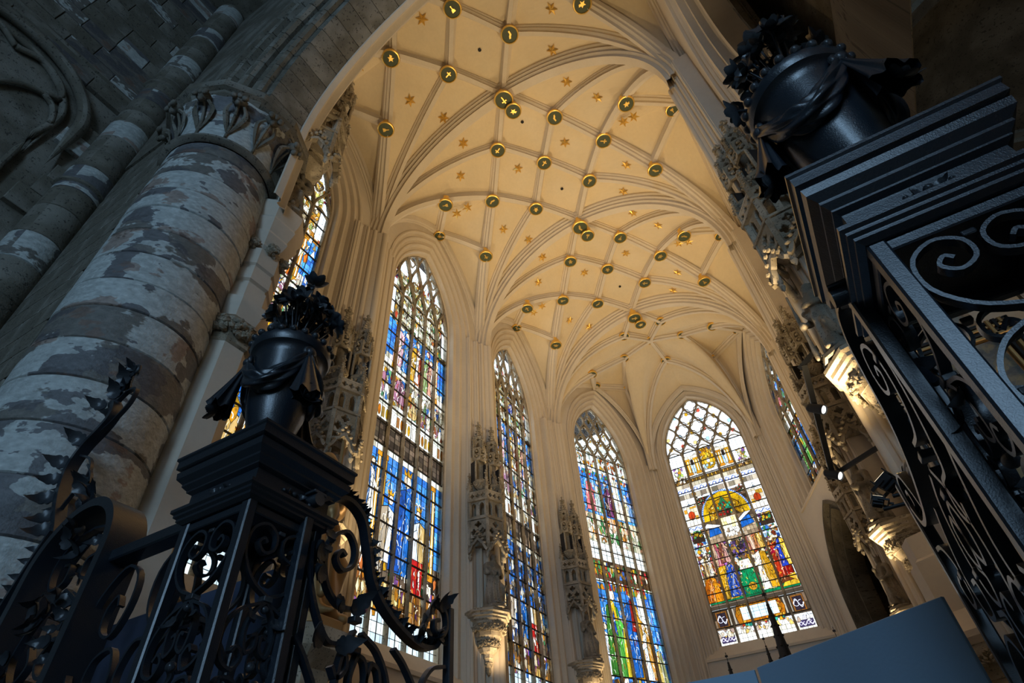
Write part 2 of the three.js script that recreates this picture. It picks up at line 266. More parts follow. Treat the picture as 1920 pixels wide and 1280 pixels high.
// apse
const ZA = F0 + 2 * BAY;
const AP = { L0: [-7.87, 18.75], L1: [-5.5, 24.2], R1: [-0.3, 24.2], R0: [1.85, 18.75] };
{
  const n = (v, h, z) => P(XC + v, h + 0.2, z);
  const M2 = P(XC, HS + RISE, ZA), S = { L: P(XC - VB, HS, ZA), R: P(XC + VB, HS, ZA) };
  const s45 = P(AP.L1[0] + 0.12, HS, AP.L1[1] - 0.15), s56 = P(AP.R1[0] - 0.12, HS, AP.R1[1] - 0.15);
  const d = { 2: n(-0.9, 18.22, 19.73), 1: n(0.9, 18.2, 19.73), 3: n(0, 18.49, 21.0), 6: n(-1.49, 18.16, 21.12), 4: n(1.49, 18.16, 21.12), 9: n(-2.9, 17.02, 20.0), 5: n(2.9, 17.0, 20.0), 11: n(-2.2, 17.85, 23.1), 8: n(2.3, 17.9, 23.3), 7: n(0.21, 18.2, 22.5) };
  const mid = (a, b) => [(a[0] + b[0]) / 2, (a[1] + b[1]) / 2], m4 = mid(AP.L0, AP.L1), m6 = mid(AP.R0, AP.R1), m5 = mid(AP.L1, AP.R1);
  const ap4 = P(m4[0] + 0.1, 17.6, m4[1]), ap6 = P(m6[0] - 0.1, 17.6, m6[1]), ap5 = P(m5[0], 17.6, m5[1] - 0.05);
  const arc = (s, t, nn = 16) => { const q = Math.min(0.985, (t.y - s.y) / 4.85), k = 1 / (1 - Math.sqrt(1 - q * q)); const out = []; const a1 = Math.acos(1 - 1 / k); for (let i = 0; i <= nn; i++) { const a = a1 * i / nn, f = k * (1 - Math.cos(a)); out.push(V3(s.x + (t.x - s.x) * f, s.y + (t.y - s.y) * Math.sin(a) / Math.sin(a1), s.z + (t.z - s.z) * f)); } return out; };
  const rib = (pts, prof = RIBP) => mesh('rib', sweep(pts, prof, { up: (t, p, tan) => { const fl = V3(tan.x, 0, tan.z); if (tan.y < 0) fl.negate(); return fl.multiplyScalar(-Math.abs(tan.y)).add(V3(0, Math.hypot(tan.x, tan.z), 0)).normalize(); } }), M.rib, ceiling);
  const lift = (pts, h = 0.02) => pts.map((p) => p.clone().add(V3(0, h, 0)));
  const line = (...q) => { const out = []; for (let i = 1; i < q.length; i++) out.push(...bow(q[i - 1], q[i], 0.03, 5).slice(i > 1 ? 1 : 0)); return out; };
  for (const [a, b] of [[M2, d[2]], [M2, d[1]], [d[2], d[3]], [d[1], d[3]], [d[3], d[6]], [d[3], d[4]], [d[3], d[7]], [d[6], d[11]], [d[4], d[8]], [d[9], d[6]], [d[5], d[4]], [d[9], ap4], [d[11], ap4], [d[5], ap6], [d[8], ap6]]) rib(bow(a, b, 0.03, 5));
  const aL = { 2: arc(S.L, d[2]), 9: arc(S.L, d[9]), 11: arc(s45, d[11]), 7: arc(s45, d[7]) }, aR = { 1: arc(S.R, d[1]), 5: arc(S.R, d[5]), 8: arc(s56, d[8]), 7: arc(s56, d[7]) };
  for (const a of [...Object.values(aL), ...Object.values(aR)]) rib(a);
  const w4a = wallRib(V3(S.L.x, HS + EYE, S.L.z), ap4), w4b = wallRib(s45, ap4), w6a = wallRib(V3(S.R.x, HS + EYE, S.R.z), ap6), w6b = wallRib(s56, ap6), w5a = wallRib(s45, ap5), w5b = wallRib(s56, ap5);
  const web = (g) => mesh('web', g, M.web, ceiling);
  const arch = (side) => arcSeg([2, side * VB], [2, 0], 16).map(([u, v]) => bp(u, v, 0.02));
  const pt = (p) => [p, p];
  web(coons(lift(line(M2, d[2])), lift(line(d[1], d[3])), lift(line(M2, d[1])), lift(line(d[2], d[3])), 6, 6));
  web(coons(arch(-1), lift(aL[2]), pt(S.L), line(M2, d[2]), 14, 6));
  web(coons(arch(1), lift(aR[1]), pt(S.R), line(M2, d[1]), 14, 6));
  web(coons(lift(aL[2]), lift([...aL[9], ...line(d[9], d[6]).slice(1)]), pt(S.L), line(d[2], d[3], d[6]), 16, 8));
  web(coons(lift(aR[1]), lift([...aR[5], ...line(d[5], d[4]).slice(1)]), pt(S.R), line(d[1], d[3], d[4]), 16, 8));
  web(coons(lift(aL[9]), w4a, pt(S.L), line(d[9], ap4), 14, 6)); web(coons(lift(aR[5]), w6a, pt(S.R), line(d[5], ap6), 14, 6));
  web(coons(line(d[9], d[6]), line(ap4, d[11]), line(d[9], ap4), line(d[6], d[11]), 6, 6)); web(coons(line(d[5], d[4]), line(ap6, d[8]), line(d[5], ap6), line(d[4], d[8]), 6, 6));
  web(coons(lift(aL[11]), w4b, pt(s45), line(d[11], ap4), 14, 6)); web(coons(lift(aR[8]), w6b, pt(s56), line(d[8], ap6), 14, 6));
  web(coons(lift(aL[11]), lift(aL[7]), pt(s45), line(d[11], d[6], d[3], d[7]), 14, 10)); web(coons(lift(aR[8]), lift(aR[7]), pt(s56), line(d[8], d[4], d[3], d[7]), 14, 10));
  web(coons(lift(aL[7]), w5a, pt(s45), line(d[7], ap5), 14, 6)); web(coons(lift(aR[7]), w5b, pt(s56), line(d[7], ap5), 14, 6));
  for (const [w, o] of [[w4a, V3(-1, 0.3, 0.2)], [w4b, V3(-1, 0.3, 0.2)], [w5a, V3(0, 0.3, -1)], [w5b, V3(0, 0.3, -1)], [w6a, V3(1, 0.3, 0.2)], [w6b, V3(1, 0.3, 0.2)]]) mesh('rib', sweep(w, RIBP.map(([x, y]) => [x, y * 0.5]), { up: o }), M.rib, ceiling);
  for (const k of [1, 2, 3, 4, 5, 6, 7, 8, 9, 11]) boss(d[k].clone().add(V3(0, -0.2, 0)), 0.95);
  boss(ap4.clone().add(V3(0.12, -0.1, 0)), 0.8); boss(ap6.clone().add(V3(-0.12, -0.1, 0)), 0.8);
  for (const [u, v] of [[2.64, 1.19], [2.39, -2.39], [2.64, -1.15]]) star(u, v, bp(u, v, 0.02), V3(v * 0.12, 1, 0).normalize());
}
// ---------------------------------------------------------------- walls with window openings
const ARC_N = 14;
const archGeom = (w, ys, ya) => { const r = ya - ys, R = (w * w + r * r) / (2 * w); return { w, ys, ya, R, c: R - w }; };
function archPath(A, o, yb, straight = 6) {   // from the left foot over the apex to the right foot, offset outward by o
  const R = A.R + o, out = [], ya = Math.sqrt(Math.max(0, R * R - A.c * A.c)), a1 = Math.atan2(ya, A.c) ;
  for (let i = 0; i < straight; i++) out.push(V2(-A.w - o, yb + (A.ys - yb) * i / straight));
  for (let i = 0; i <= ARC_N; i++) { const a = (Math.PI - a1) * 0 + a1 * 0 + i / ARC_N; const th = Math.PI - a * (Math.PI - Math.atan2(ya, -A.c)); out.push(V2(A.c + R * Math.cos(th), A.ys + R * Math.sin(th))); }
  const half = out.slice(0, -1);
  return [...half, out[out.length - 1], ...half.reverse().map((p) => V2(-p.x, p.y))];
}
const archTop = (A, x, o = 0) => A.ys + Math.sqrt(Math.max(0, (A.R + o) ** 2 - (A.c + Math.abs(x)) ** 2));
const JAMB = [[0.74, 0.0], [0.74, 0.035], [0.69, 0.05], [0.65, 0.03], [0.64, -0.05], [0.57, -0.065], [0.52, -0.03], [0.475, -0.035], [0.455, -0.08], [0.44, -0.15], [0.36, -0.165], [0.32, -0.125], [0.275, -0.13], [0.25, -0.17], [0.235, -0.26], [0.16, -0.275], [0.12, -0.245], [0.075, -0.255], [0.055, -0.29], [0.045, -0.41], [0.0, -0.43], [0.0, -0.62]];
const loft = (A, prof, yb) => { const rings = prof.map(([o]) => archPath(A, o, yb)), n = rings[0].length; return toCreasedNormals(gridGeo(n - 1, prof.length - 1, (u, v) => { const i = Math.round(u * (n - 1)), j = Math.round(v * (prof.length - 1)); const p = rings[j][i]; return V3(p.x, p.y, prof[j][1]); }, (u, v, p) => [p.x + v * 1.5, p.y]), 0.5); };
function wallFrame(name, a, b) {   // a, b: ends of the inner face, left and right as seen from inside
  const dx = b[0] - a[0], dz = -(b[1] - a[1]), L = Math.hypot(dx, dz), g = group(name, scene, STRUCT);
  g.position.copy(P((a[0] + b[0]) / 2, -EYE, (a[1] + b[1]) / 2)); g.rotation.y = Math.atan2(-dz / L, dx / L);
  return { g, L };
}
const TOP = 21;
function wallPanel(g, L, A, o, yb, depth, mat = M.wall, ext = 0) {
  const s = new THREE.Shape([V2(-L / 2 - ext, 0), V2(L / 2 + ext, 0), V2(L / 2 + ext, TOP), V2(-L / 2 - ext, TOP)]);
  if (A) { const h = new THREE.Path(archPath(A, o, yb)); h.closePath(); s.holes.push(h); }
  return mesh('wall_face', boxUV(tf(new THREE.ExtrudeGeometry(s, { depth, bevelEnabled: false }), 0, 0, -depth)), mat, g);
}
let nWin = 0;
function windowBay(wallName, a, b, W, opt = {}) {
  const { g, L } = wallFrame(wallName, a, b), A = archGeom(W.w, W.spring + EYE, W.apex + EYE), sill = W.sill + EYE, off = W.off ?? 0;
  const inner = group('embrasure', g); inner.position.x = off;
  // wall with its hole (the hole is cut about the window's own centre)
  const s = new THREE.Shape([V2(-L / 2 - 0.2, 0), V2(L / 2 + 0.2, 0), V2(L / 2 + 0.2, TOP), V2(-L / 2 - 0.2, TOP)]);
  const h = new THREE.Path(archPath(A, 0.74, sill - 0.5).map((p) => V2(p.x + off, p.y))); h.closePath(); s.holes.push(h);
  if (opt.door) { const D = opt.door, d = new THREE.Path(archPath(D, D.o, 0.02).map((p) => V2(p.x + D.x, p.y))); d.closePath(); s.holes.push(d); }
  mesh('wall_face', boxUV(tf(new THREE.ExtrudeGeometry(s, { depth: 0.75, bevelEnabled: false }), 0, 0, -0.75)), M.wall, g);
  mesh('jamb_moulding', loft(A, JAMB, sill - 0.5), M.rib, inner);
  const so = W.w + 0.74;
  mesh('sill', boxUV(tf(new THREE.ExtrudeGeometry(new THREE.Shape([V2(0.06, -0.52), V2(0.06, -0.44), V2(-0.40, 0.02), V2(-0.75, 0.02), V2(-0.75, -0.52)]), { depth: so * 2, bevelEnabled: false }), so, sill, 0, 0, -Math.PI / 2)), M.rib, inner);
  if (!opt.blind) glazing(g, off, A, sill, W); else mesh('blind_panel', boxUV(box(W.w * 2, A.ya - sill, 0.1, 0, (A.ya + sill) / 2, -0.6)), M.wall, inner);
  return { g, L, A };
}
function glazing(wall, off, A, sill, W) {
  const win = group('window', scene, STRUCT); used.delete('window'); win.name = 'window_' + (++nWin);
  win.position.copy(wall.position); win.rotation.copy(wall.rotation); win.translateX(off);
  const w = A.w, n = 5, lw = 2 * w / n, z = -0.5, glass = W.glass, H = A.ya - sill;
  const uvOf = (p) => [(p.x + w) / (2 * w), (p.y - sill) / H];
  const pane = (pts) => { const g = new THREE.ShapeGeometry(new THREE.Shape(pts)); const p = g.attributes.position, uv = g.attributes.uv; for (let i = 0; i < p.count; i++) uv.setXY(i, ...uvOf({ x: p.getX(i), y: p.getY(i) })); g.translate(0, 0, z); mesh('pane', g, glass, win); };
  const rows = Math.round((A.ys - sill) / 0.62), rh = (A.ys - sill) / rows;
  for (let i = 0; i < n; i++) {
    const x0 = -w + i * lw, x1 = x0 + lw;
    for (let r = 0; r < rows; r++) pane([V2(x0, sill + r * rh), V2(x1, sill + r * rh), V2(x1, sill + (r + 1) * rh), V2(x0, sill + (r + 1) * rh)]);
    const top = []; for (let k = 0; k <= 8; k++) top.push(V2(x1 - lw * k / 8, archTop(A, x1 - lw * k / 8)));
    const ym = A.ys + Math.min(1.1, (A.ya - A.ys) * 0.42);
    if (Math.min(...top.map((p) => p.y)) > ym + 0.1) { pane([V2(x0, A.ys), V2(x1, A.ys), V2(x1, ym), V2(x0, ym)]); pane([V2(x0, ym), V2(x1, ym), ...top]); } else pane([V2(x0, A.ys), V2(x1, A.ys), ...top]);
  }
  const mw = W.lean ? 0.036 : 0.05, mp = [[-mw, -0.04], [-0.014, -0.065], [0.014, -0.065], [mw, -0.04], [mw, 0.02], [0.014, 0.075], [-0.014, 0.075], [-mw, 0.02]];
  for (let i = 1; i < n; i++) mesh('mullion', sweep([V3(-w + i * lw, sill, z), V3(-w + i * lw, A.ys + 0.02, z)], mp.map(([a, b]) => [a, b]), { up: V3(0, 0, 1), closed: true }), M.tracery, win);
  for (let r = 1; r <= rows; r++) mesh('saddle_bar', box(2 * w, 0.035, 0.03, 0, sill + r * rh, z + 0.02), M.lead, win);
  for (let i = 0; i < n; i++) mesh('glazing_bar', box(0.012, A.ys - sill, 0.012, -w + (i + 0.5) * lw, (A.ys + sill) / 2, z + 0.015), M.lead, win);
  // tracery: an ogee net above the lights, with cusped rings in its cells
  const tp = mp.map(([a, b]) => [a * W.bar * (W.lean ? 1.3 : 1.1), b * 0.9]), parts = [], hh = W.cell;
  const inside = (x, y, m) => y < archTop(A, x, -m) && Math.abs(x) < w;
  const bar = (pts, k = 1) => { const runs = []; let cur = []; for (const p of pts) { if (inside(p[0], p[1], 0.0)) cur.push(p); else { if (cur.length > 1) runs.push(cur); cur = []; } } if (cur.length > 1) runs.push(cur); for (const c of runs) parts.push(sweep(c.map(([x, y]) => V3(x, y, z)), tp.map(([a, b]) => [a * k, b * k]), { up: V3(0, 0, 1), closed: true })); };
  const S = (a, b, nn = 10) => Array.from({ length: nn + 1 }, (_, i) => { const t = i / nn, e = t * t * (3 - 2 * t); return [a[0] + (b[0] - a[0]) * (W.lean ? 0.5 * e + 0.5 * t * t : e), a[1] + (b[1] - a[1]) * t]; });
  for (let r = 0; r < 9; r++) for (let i = -1; i <= n + 1; i++) {
    const x = -w + i * lw + (r % 2 ? lw / 2 : 0), y = A.ys - 0.05 + r * hh; if (Math.abs(x) > w + lw) continue;
    bar(S([x, y], [x - lw / 2, y + hh])); bar(S([x, y], [x + lw / 2, y + hh]));
    const cx = x, cy = y + hh * (r === -1 ? 0 : 1);   // cell centre
    if (!(W.lean && (r + i) % 2) && inside(cx, cy + 0.25 * hh, 0.05) && inside(cx, cy - 0.2 * hh, 0.05)) {
      const ring = []; for (let k = 0; k <= 32; k++) { const th = k / 32 * Math.PI * 2; const q = (W.lean ? 0.30 + 0.06 * Math.sin(th * 3) : 0.30 + 0.12 * Math.abs(Math.cos(th * 2))) * lw; ring.push([cx + q * Math.cos(th) * (W.lean ? 0.8 : 1), cy + q * Math.sin(th) * (W.lean ? hh / lw * 0.62 : 1.12)]); }
      bar(ring, 0.5);
    }
  }
  for (let i = 0; i < n; i++) {   // cusped heads of the lights
    const cx = -w + (i + 0.5) * lw, cu = [];
    for (let k = 0; k <= 20; k++) { const th = Math.PI * (1 - k / 20); const q = lw * (0.40 + 0.09 * Math.abs(Math.cos(th * 1.5 + Math.PI / 2 * 0))); cu.push([cx + q * Math.cos(th), A.ys - 0.22 + q * 1.15 * Math.sin(th)]); }
    bar(cu, 0.55);
  }
  const fr = archPath(A, -0.02, sill).map((p) => V3(p.x, p.y, z)); parts.push(sweep(fr, rectProf(0.05, 0.12), { up: V3(0, 0, 1), closed: true }));
  mesh('tracery', parts, M.tracery, win);
}
// ---------------------------------------------------------------- stained glass: what is painted and leaded into the panes
const GW = 640, GH = 2000;
function glassTexture(ops, sd, sky, K = 21, warp = (y) => y) {   // K: window height over width of one light
  const cv = document.createElement('canvas'); cv.width = GW; cv.height = GH;
  const c = cv.getContext('2d'); seed_ = sd;
  const X = (x) => x / 5 * GW, Y = (y) => GH - warp(y) * GH;
  c.fillStyle = sky; c.fillRect(0, 0, GW, GH);
  const jit = (hex, d) => { const k = new THREE.Color(hex); const h = {}; k.getHSL(h); k.setHSL(h.h + rr(-0.01, 0.01), h.s, Math.min(0.97, Math.max(0.02, h.l + rr(-d, d)))); return '#' + k.getHexString(); };
  const line = (w = 2.4) => { c.lineWidth = w; c.strokeStyle = '#15110e'; };
  const poly = (pts, fill, w = 2.4) => { c.beginPath(); pts.forEach((p, i) => (i ? c.lineTo(X(p[0]), Y(p[1])) : c.moveTo(X(p[0]), Y(p[1])))); c.closePath(); c.fillStyle = fill; c.fill(); if (w) { line(w); c.stroke(); } };
  const blob = (x, y, rx, ry, fill, w = 2) => { c.beginPath(); c.ellipse(X(x), Y(y), rx / 5 * GW, ry * GH, 0, 0, 7); c.fillStyle = fill; c.fill(); if (w) { line(w); c.stroke(); } };
  const D = {
    // leaded quarries: a field of small panes
    field(x0, y0, x1, y1, cols, nx, ny, d = 0.06, w = 1.6) { for (let i = 0; i < nx; i++) for (let j = 0; j < ny; j++) { const a = x0 + (x1 - x0) * i / nx, b = y0 + (y1 - y0) * j / ny, e = x0 + (x1 - x0) * (i + 1) / nx, f = y0 + (y1 - y0) * (j + 1) / ny; poly([[a, b], [e, b], [e, f], [a, f]], jit(cols[Math.floor(rnd() * cols.length)], d), w); } },
    // fragments of painted grisaille: strokes and scraps of silver stain
    scraps(x0, y0, x1, y1, cols, n, s = 0.12) { for (let k = 0; k < n; k++) { const x = rr(x0, x1), y = rr(y0, y1), a = rr(0, 6), m = 3 + Math.floor(rnd() * 4), pts = []; for (let i = 0; i < m; i++) { const t = a + i / m * 6.28, q = s * rr(0.5, 1.2); pts.push([Math.min(x1, Math.max(x0, x + q * Math.cos(t))), Math.min(y1, Math.max(y0, y + q * 0.11 * Math.sin(t)))]); } poly(pts, jit(cols[Math.floor(rnd() * cols.length)], 0.1), 1.8); } },
    band(y0, y1, col, x0 = 0, x1 = 5) { poly([[x0, y0], [x1, y0], [x1, y1], [x0, y1]], col, 2); },
    frieze(y0, y1, bg, cols, n, x0 = 0, x1 = 5) { D.band(y0, y1, bg, x0, x1); for (let i = 0; i < n; i++) { const x = x0 + (x1 - x0) * (i + 0.5) / n, q = (x1 - x0) / n; if (i % 2) blob(x, (y0 + y1) / 2, q * 0.36, (y1 - y0) * 0.36, jit(cols[i % cols.length], 0.06)); else for (const o of [-0.25, 0, 0.25]) poly([[x + (o - 0.09) * q, y0 + (y1 - y0) * 0.14], [x + (o + 0.09) * q, y0 + (y1 - y0) * 0.14], [x + (o + 0.09) * q, y1 - (y1 - y0) * 0.14], [x + (o - 0.09) * q, y1 - (y1 - y0) * 0.14]], jit(cols[(i + 1) % cols.length], 0.05), 1.5); } },
    arabesque(y0, y1, x0, x1, bg, fg) { D.band(y0, y1, bg, x0, x1); c.strokeStyle = fg; c.lineWidth = 4; const n = Math.round((x1 - x0) * 5), m = (y0 + y1) / 2, a = (y1 - y0) * 0.32; c.beginPath(); for (let k = 0; k <= n * 12; k++) { const t = k / (n * 12), x = X(x0 + (x1 - x0) * t), y = Y(m + a * Math.sin(t * n * 3.14)); k ? c.lineTo(x, y) : c.moveTo(x, y); } c.stroke(); c.lineWidth = 3; for (let k = 0; k < n; k++) { c.beginPath(); c.arc(X(x0 + (x1 - x0) * (k + 0.5) / n), Y(m), a * GH * 0.55, 0, 5); c.stroke(); } },
    column(x, y0, y1, w, col) { poly([[x - w, y0], [x + w, y0], [x + w * 0.9, y1], [x - w * 0.9, y1]], jit(col, 0.03)); poly([[x - w * 0.2, y0], [x + w * 0.35, y0], [x + w * 0.3, y1], [x - w * 0.2, y1]], jit('#fff0c0', 0.04), 0); for (const y of [y0, y1]) poly([[x - w * 1.5, y - 0.006], [x + w * 1.5, y - 0.006], [x + w * 1.3, y + 0.008], [x - w * 1.3, y + 0.008]], jit('#d8901c', 0.05)); },
    // a standing or kneeling figure: robe, mantle, arms, head
    figure(x, y, h, robe, mantle, f = 1, kneel = 0, hair = '#6b4a2a', crown = 0) {
      const w = h * K * 0.34 * (kneel ? 1.3 : 1), top = y + h * (kneel ? 0.68 : 0.82), hy = top + h * 0.10, hx = x + f * w * 0.05;
      poly([[x - w * 0.42, y], [x + w * 0.45, y], [x + w * 0.34, y + h * 0.35], [x + w * 0.26, top - h * 0.06], [x, top], [x - w * 0.25, top - h * 0.06], [x - w * 0.36, y + h * 0.35]], jit(robe, 0.04), 3);
      poly([[x - f * w * 0.5, y], [x - f * w * 0.05, y + h * 0.02], [x + f * w * 0.08, y + h * 0.45], [x - f * w * 0.02, top], [x - f * w * 0.3, top - h * 0.05], [x - f * w * 0.45, y + h * 0.4]], jit(mantle, 0.05), 3);
      c.lineWidth = 2; c.strokeStyle = 'rgba(10,8,8,0.75)'; for (let k = 0; k < 7; k++) { c.beginPath(); const a = x + rr(-0.4, 0.4) * w; c.moveTo(X(a), Y(y + rr(0, h * 0.1))); c.quadraticCurveTo(X(a + rr(-0.15, 0.15) * w), Y(y + h * 0.35), X(x + rr(-0.2, 0.2) * w), Y(y + h * rr(0.5, 0.7))); c.stroke(); }
      c.strokeStyle = 'rgba(255,250,235,0.55)'; for (let k = 0; k < 3; k++) { c.beginPath(); const a = x + rr(-0.3, 0.35) * w; c.moveTo(X(a), Y(y + h * 0.05)); c.quadraticCurveTo(X(a + 0.05), Y(y + h * 0.35), X(x + rr(-0.1, 0.2) * w), Y(y + h * 0.6)); c.stroke(); }
      poly([[x + f * w * 0.1, top - h * 0.12], [x + f * w * 0.55, top - h * 0.28], [x + f * w * 0.5, top - h * 0.34], [x + f * w * 0.02, top - h * 0.24]], jit(robe, 0.1), 2.4); blob(x + f * w * 0.55, top - h * 0.3, w * 0.07, h * 0.022, '#e8c8a8');
      const hr = h * 0.055 * K; blob(hx, hy, hr, h * 0.075, hair, 2.4); blob(hx + f * hr * 0.25, hy - h * 0.01, hr * 0.75, h * 0.058, jit('#ecd2b6', 0.03), 1.6);
      c.fillStyle = '#2a1a12'; c.fillRect(X(hx + f * hr * 0.55), Y(hy + h * 0.008), 3, 3); c.fillRect(X(hx + f * hr * 0.15), Y(hy + h * 0.008), 3, 3); c.fillRect(X(hx + f * hr * 0.3), Y(hy - h * 0.03), 6, 2);
      if (crown) poly([[hx - hr, hy + h * 0.05], [hx + hr, hy + h * 0.05], [hx + hr * 1.2, hy + h * 0.13], [hx + hr * 0.5, hy + h * 0.08], [hx, hy + h * 0.14], [hx - hr * 0.5, hy + h * 0.08], [hx - hr * 1.2, hy + h * 0.13]], '#f0a820');
    },
    flecks(x0, y0, x1, y1, cols, n, q = 0.1) { for (let k = 0; k < n; k++) { c.strokeStyle = cols[Math.floor(rnd() * cols.length)]; c.lineWidth = rr(1.5, 4.5); const x = rr(x0, x1), y = rr(y0, y1), a = rr(-1.2, 1.2); c.beginPath(); c.moveTo(X(x), Y(y)); c.quadraticCurveTo(X(x + rr(-0.5, 0.5) * q), Y(y + 0.05 * q), X(x + Math.sin(a) * q), Y(y + Math.cos(a) * q * 0.09)); c.stroke(); } },
    text(x0, x1, y0, y1) { c.strokeStyle = '#5a6a70'; c.lineWidth = 2; for (let k = 1; k <= 3; k++) { const y = Y(y0 + (y1 - y0) * k / 4); let x = X(x0) + 8; while (x < X(x1) - 10) { const q = rr(5, 14); c.beginPath(); c.moveTo(x, y); c.lineTo(x + q, y + rr(-2, 2)); c.stroke(); x += q + rr(3, 6); } } },
    poly, blob, jit,
    quarry(x0, y0, x1, y1, n, m) { c.strokeStyle = 'rgba(40,50,60,0.7)'; c.lineWidth = 1.4; for (let i = 1; i < n; i++) { c.beginPath(); c.moveTo(X(x0 + (x1 - x0) * i / n), Y(y0)); c.lineTo(X(x0 + (x1 - x0) * i / n), Y(y1)); c.stroke(); } for (let j = 1; j < m; j++) { c.beginPath(); c.moveTo(X(x0), Y(y0 + (y1 - y0) * j / m)); c.lineTo(X(x1), Y(y0 + (y1 - y0) * j / m)); c.stroke(); } },
  };
  ops(D, c, X, Y);
  // the glass painter's shading: matt washes and stipple on the coloured glass, hardly any on the clear
  const im = c.getImageData(0, 0, GW, GH), q = im.data;
  for (let y = 0, i = 0; y < GH; y++) for (let x = 0; x < GW; x++, i += 4) {
    const mx = Math.max(q[i], q[i + 1], q[i + 2]), mn = Math.min(q[i], q[i + 1], q[i + 2]), sat = (mx - mn) / (mx + 1), n = (y % 1024) * 1024 + (x * 1.6 & 1023);
    const k = 1 - (0.10 + 0.42 * sat) * (0.35 + 1.1 * Math.max(0, N2[n] - 0.3) + 0.9 * Math.max(0, N3[n] - 0.4));
    q[i] *= k; q[i + 1] *= k; q[i + 2] *= k;
  }
  c.putImageData(im, 0, 0);
  const t = new THREE.CanvasTexture(cv); t.colorSpace = THREE.SRGBColorSpace; t.magFilter = t.minFilter = THREE.LinearFilter;
  return phy({ map: t, transmission: 1, thickness: 0, roughness: 0.12, ior: 1.3, specularIntensity: 0.6, side: THREE.DoubleSide });
}
const BLUE = ['#3484e0', '#4496ec', '#2a72d0', '#54a4f0'], GRIS = ['#cfd0c4', '#b8b8a8', '#dedccf', '#9c9480'], BROWN = ['#3c3126', '#544434', '#2c241d', '#665544'], GOLD = ['#e8a818', '#d88810', '#f4c440'], CLEAR = ['#e6f0f6', '#dbe8f0', '#f0f6f8'];
const MIX = ['#e8a818', '#b03020', '#2a60b0', '#3a8850', '#d8d4c4', '#7a4a88', '#c87030', '#e4d8b8'];
const glassEnd = glassTexture((D, c, X, Y) => {
  D.quarry(0, 0, 5, 1, 15, 60);
  D.field(0, 0, 5, 0.05, ['#d8d8d0', '#c8c4b0', '#e4e0d4'], 20, 3, 0.05); for (const x of [0.15, 4.15]) D.arabesque(0.012, 0.036, x, x + 0.72, '#3a3050', '#cfc8d8'); D.scraps(0, 0.03, 5, 0.062, ['#d8b060', '#c8b8a0', '#a08878', '#d8d4e0'], 46);
  D.field(0, 0.06, 5, 0.135, ['#4a3c2e', '#5c4a38'], 10, 2); for (const x of [0.18, 4.18]) { D.band(0.066, 0.128, '#8a5420', x, x + 0.62); D.arabesque(0.072, 0.122, x + 0.08, x + 0.54, '#241c24', '#d4d6e4'); }
  for (const x of [0.86, 1.1, 3.78, 4.02]) D.band(0.07, 0.13, '#9a9080', x, x + 0.1);
  D.poly([[1.3, 0.066], [3.7, 0.066], [3.8, 0.1], [3.6, 0.137], [2.5, 0.145], [1.4, 0.137], [1.2, 0.1]], '#d07810', 3); D.scraps(1.3, 0.068, 3.7, 0.142, ['#e89818', '#b85c0c', '#f0b030'], 50, 0.1); D.field(1.55, 0.078, 3.45, 0.126, ['#cfe4ea', '#bcd8e4', '#d8eaee'], 6, 2, 0.02); D.text(1.55, 3.45, 0.078, 0.126); D.scraps(1.4, 0.052, 3.6, 0.068, ['#b02818', '#30a088', '#e0a020', '#3a2a20'], 26);
  D.band(0.137, 0.155, '#3c3228'); D.band(0.15, 0.155, '#6a5c4a');
  D.field(0, 0.155, 5, 0.5, ['#5c4834', '#6e5236', '#403428'], 20, 18, 0.05); D.scraps(0, 0.16, 5, 0.48, MIX, 300, 0.13); D.field(0, 0.155, 0.1, 0.47, CLEAR, 1, 10); D.field(4.9, 0.155, 5, 0.5, CLEAR, 1, 10); D.field(0.98, 0.16, 1.06, 0.47, ['#cfccc0'], 1, 9); D.field(3.94, 0.16, 4.02, 0.5, ['#cfccc0'], 1, 9);
  D.poly([[0.1, 0.158], [5, 0.158], [4.9, 0.185], [3.4, 0.17], [2.9, 0.19], [1.5, 0.175], [0.1, 0.18]], '#0a7a48');
  D.poly([[2.0, 0.165], [3.15, 0.165], [3.1, 0.24], [2.95, 0.275], [2.15, 0.275]], '#0c8c50', 3); for (const x of [2.2, 2.45, 2.7, 2.95]) D.poly([[x, 0.17], [x + 0.1, 0.17], [x + 0.05, 0.265]], '#12a862', 1); D.poly([[2.2, 0.265], [2.95, 0.265], [2.85, 0.305], [2.3, 0.305]], '#ddd8c4'); D.blob(2.6, 0.195, 0.22, 0.014, '#e0a020'); D.scraps(2.1, 0.32, 3.0, 0.39, ['#3a2a50', '#54407a', '#8a6a30', '#2a2230'], 40);
  D.figure(0.5, 0.165, 0.15, '#e08c10', '#c86a0c', 1, 1); D.figure(0.55, 0.27, 0.09, '#d8ccb4', '#b8a070', 1); D.figure(0.8, 0.28, 0.085, '#d8d0c8', '#c04030', -1);
  D.figure(1.35, 0.165, 0.17, '#e4b420', '#d89818', 1); D.figure(1.75, 0.17, 0.16, '#2850b0', '#1c3c98', 1, 0, '#5a4030'); D.figure(1.2, 0.3, 0.12, '#b05060', '#c8a080', 1); D.figure(1.65, 0.31, 0.11, '#c89080', '#7a3a30', 1);
  D.figure(3.5, 0.17, 0.19, '#d8d2c0', '#e0a418', -1, 0, '#e0b030', 1); D.figure(3.2, 0.33, 0.12, '#a85848', '#c89880', -1); D.figure(3.65, 0.33, 0.11, '#b86a40', '#e0a838', -1);
  D.figure(4.4, 0.2, 0.18, '#c41420', '#a80c1c', -1, 0, '#a87040'); D.figure(4.72, 0.24, 0.14, '#2048b0', '#e0b030', -1); D.poly([[4.05, 0.165], [4.95, 0.165], [4.9, 0.21], [4.4, 0.2]], '#e8b828'); D.poly([[4.05, 0.18], [4.75, 0.185], [4.3, 0.21]], '#6a3418');
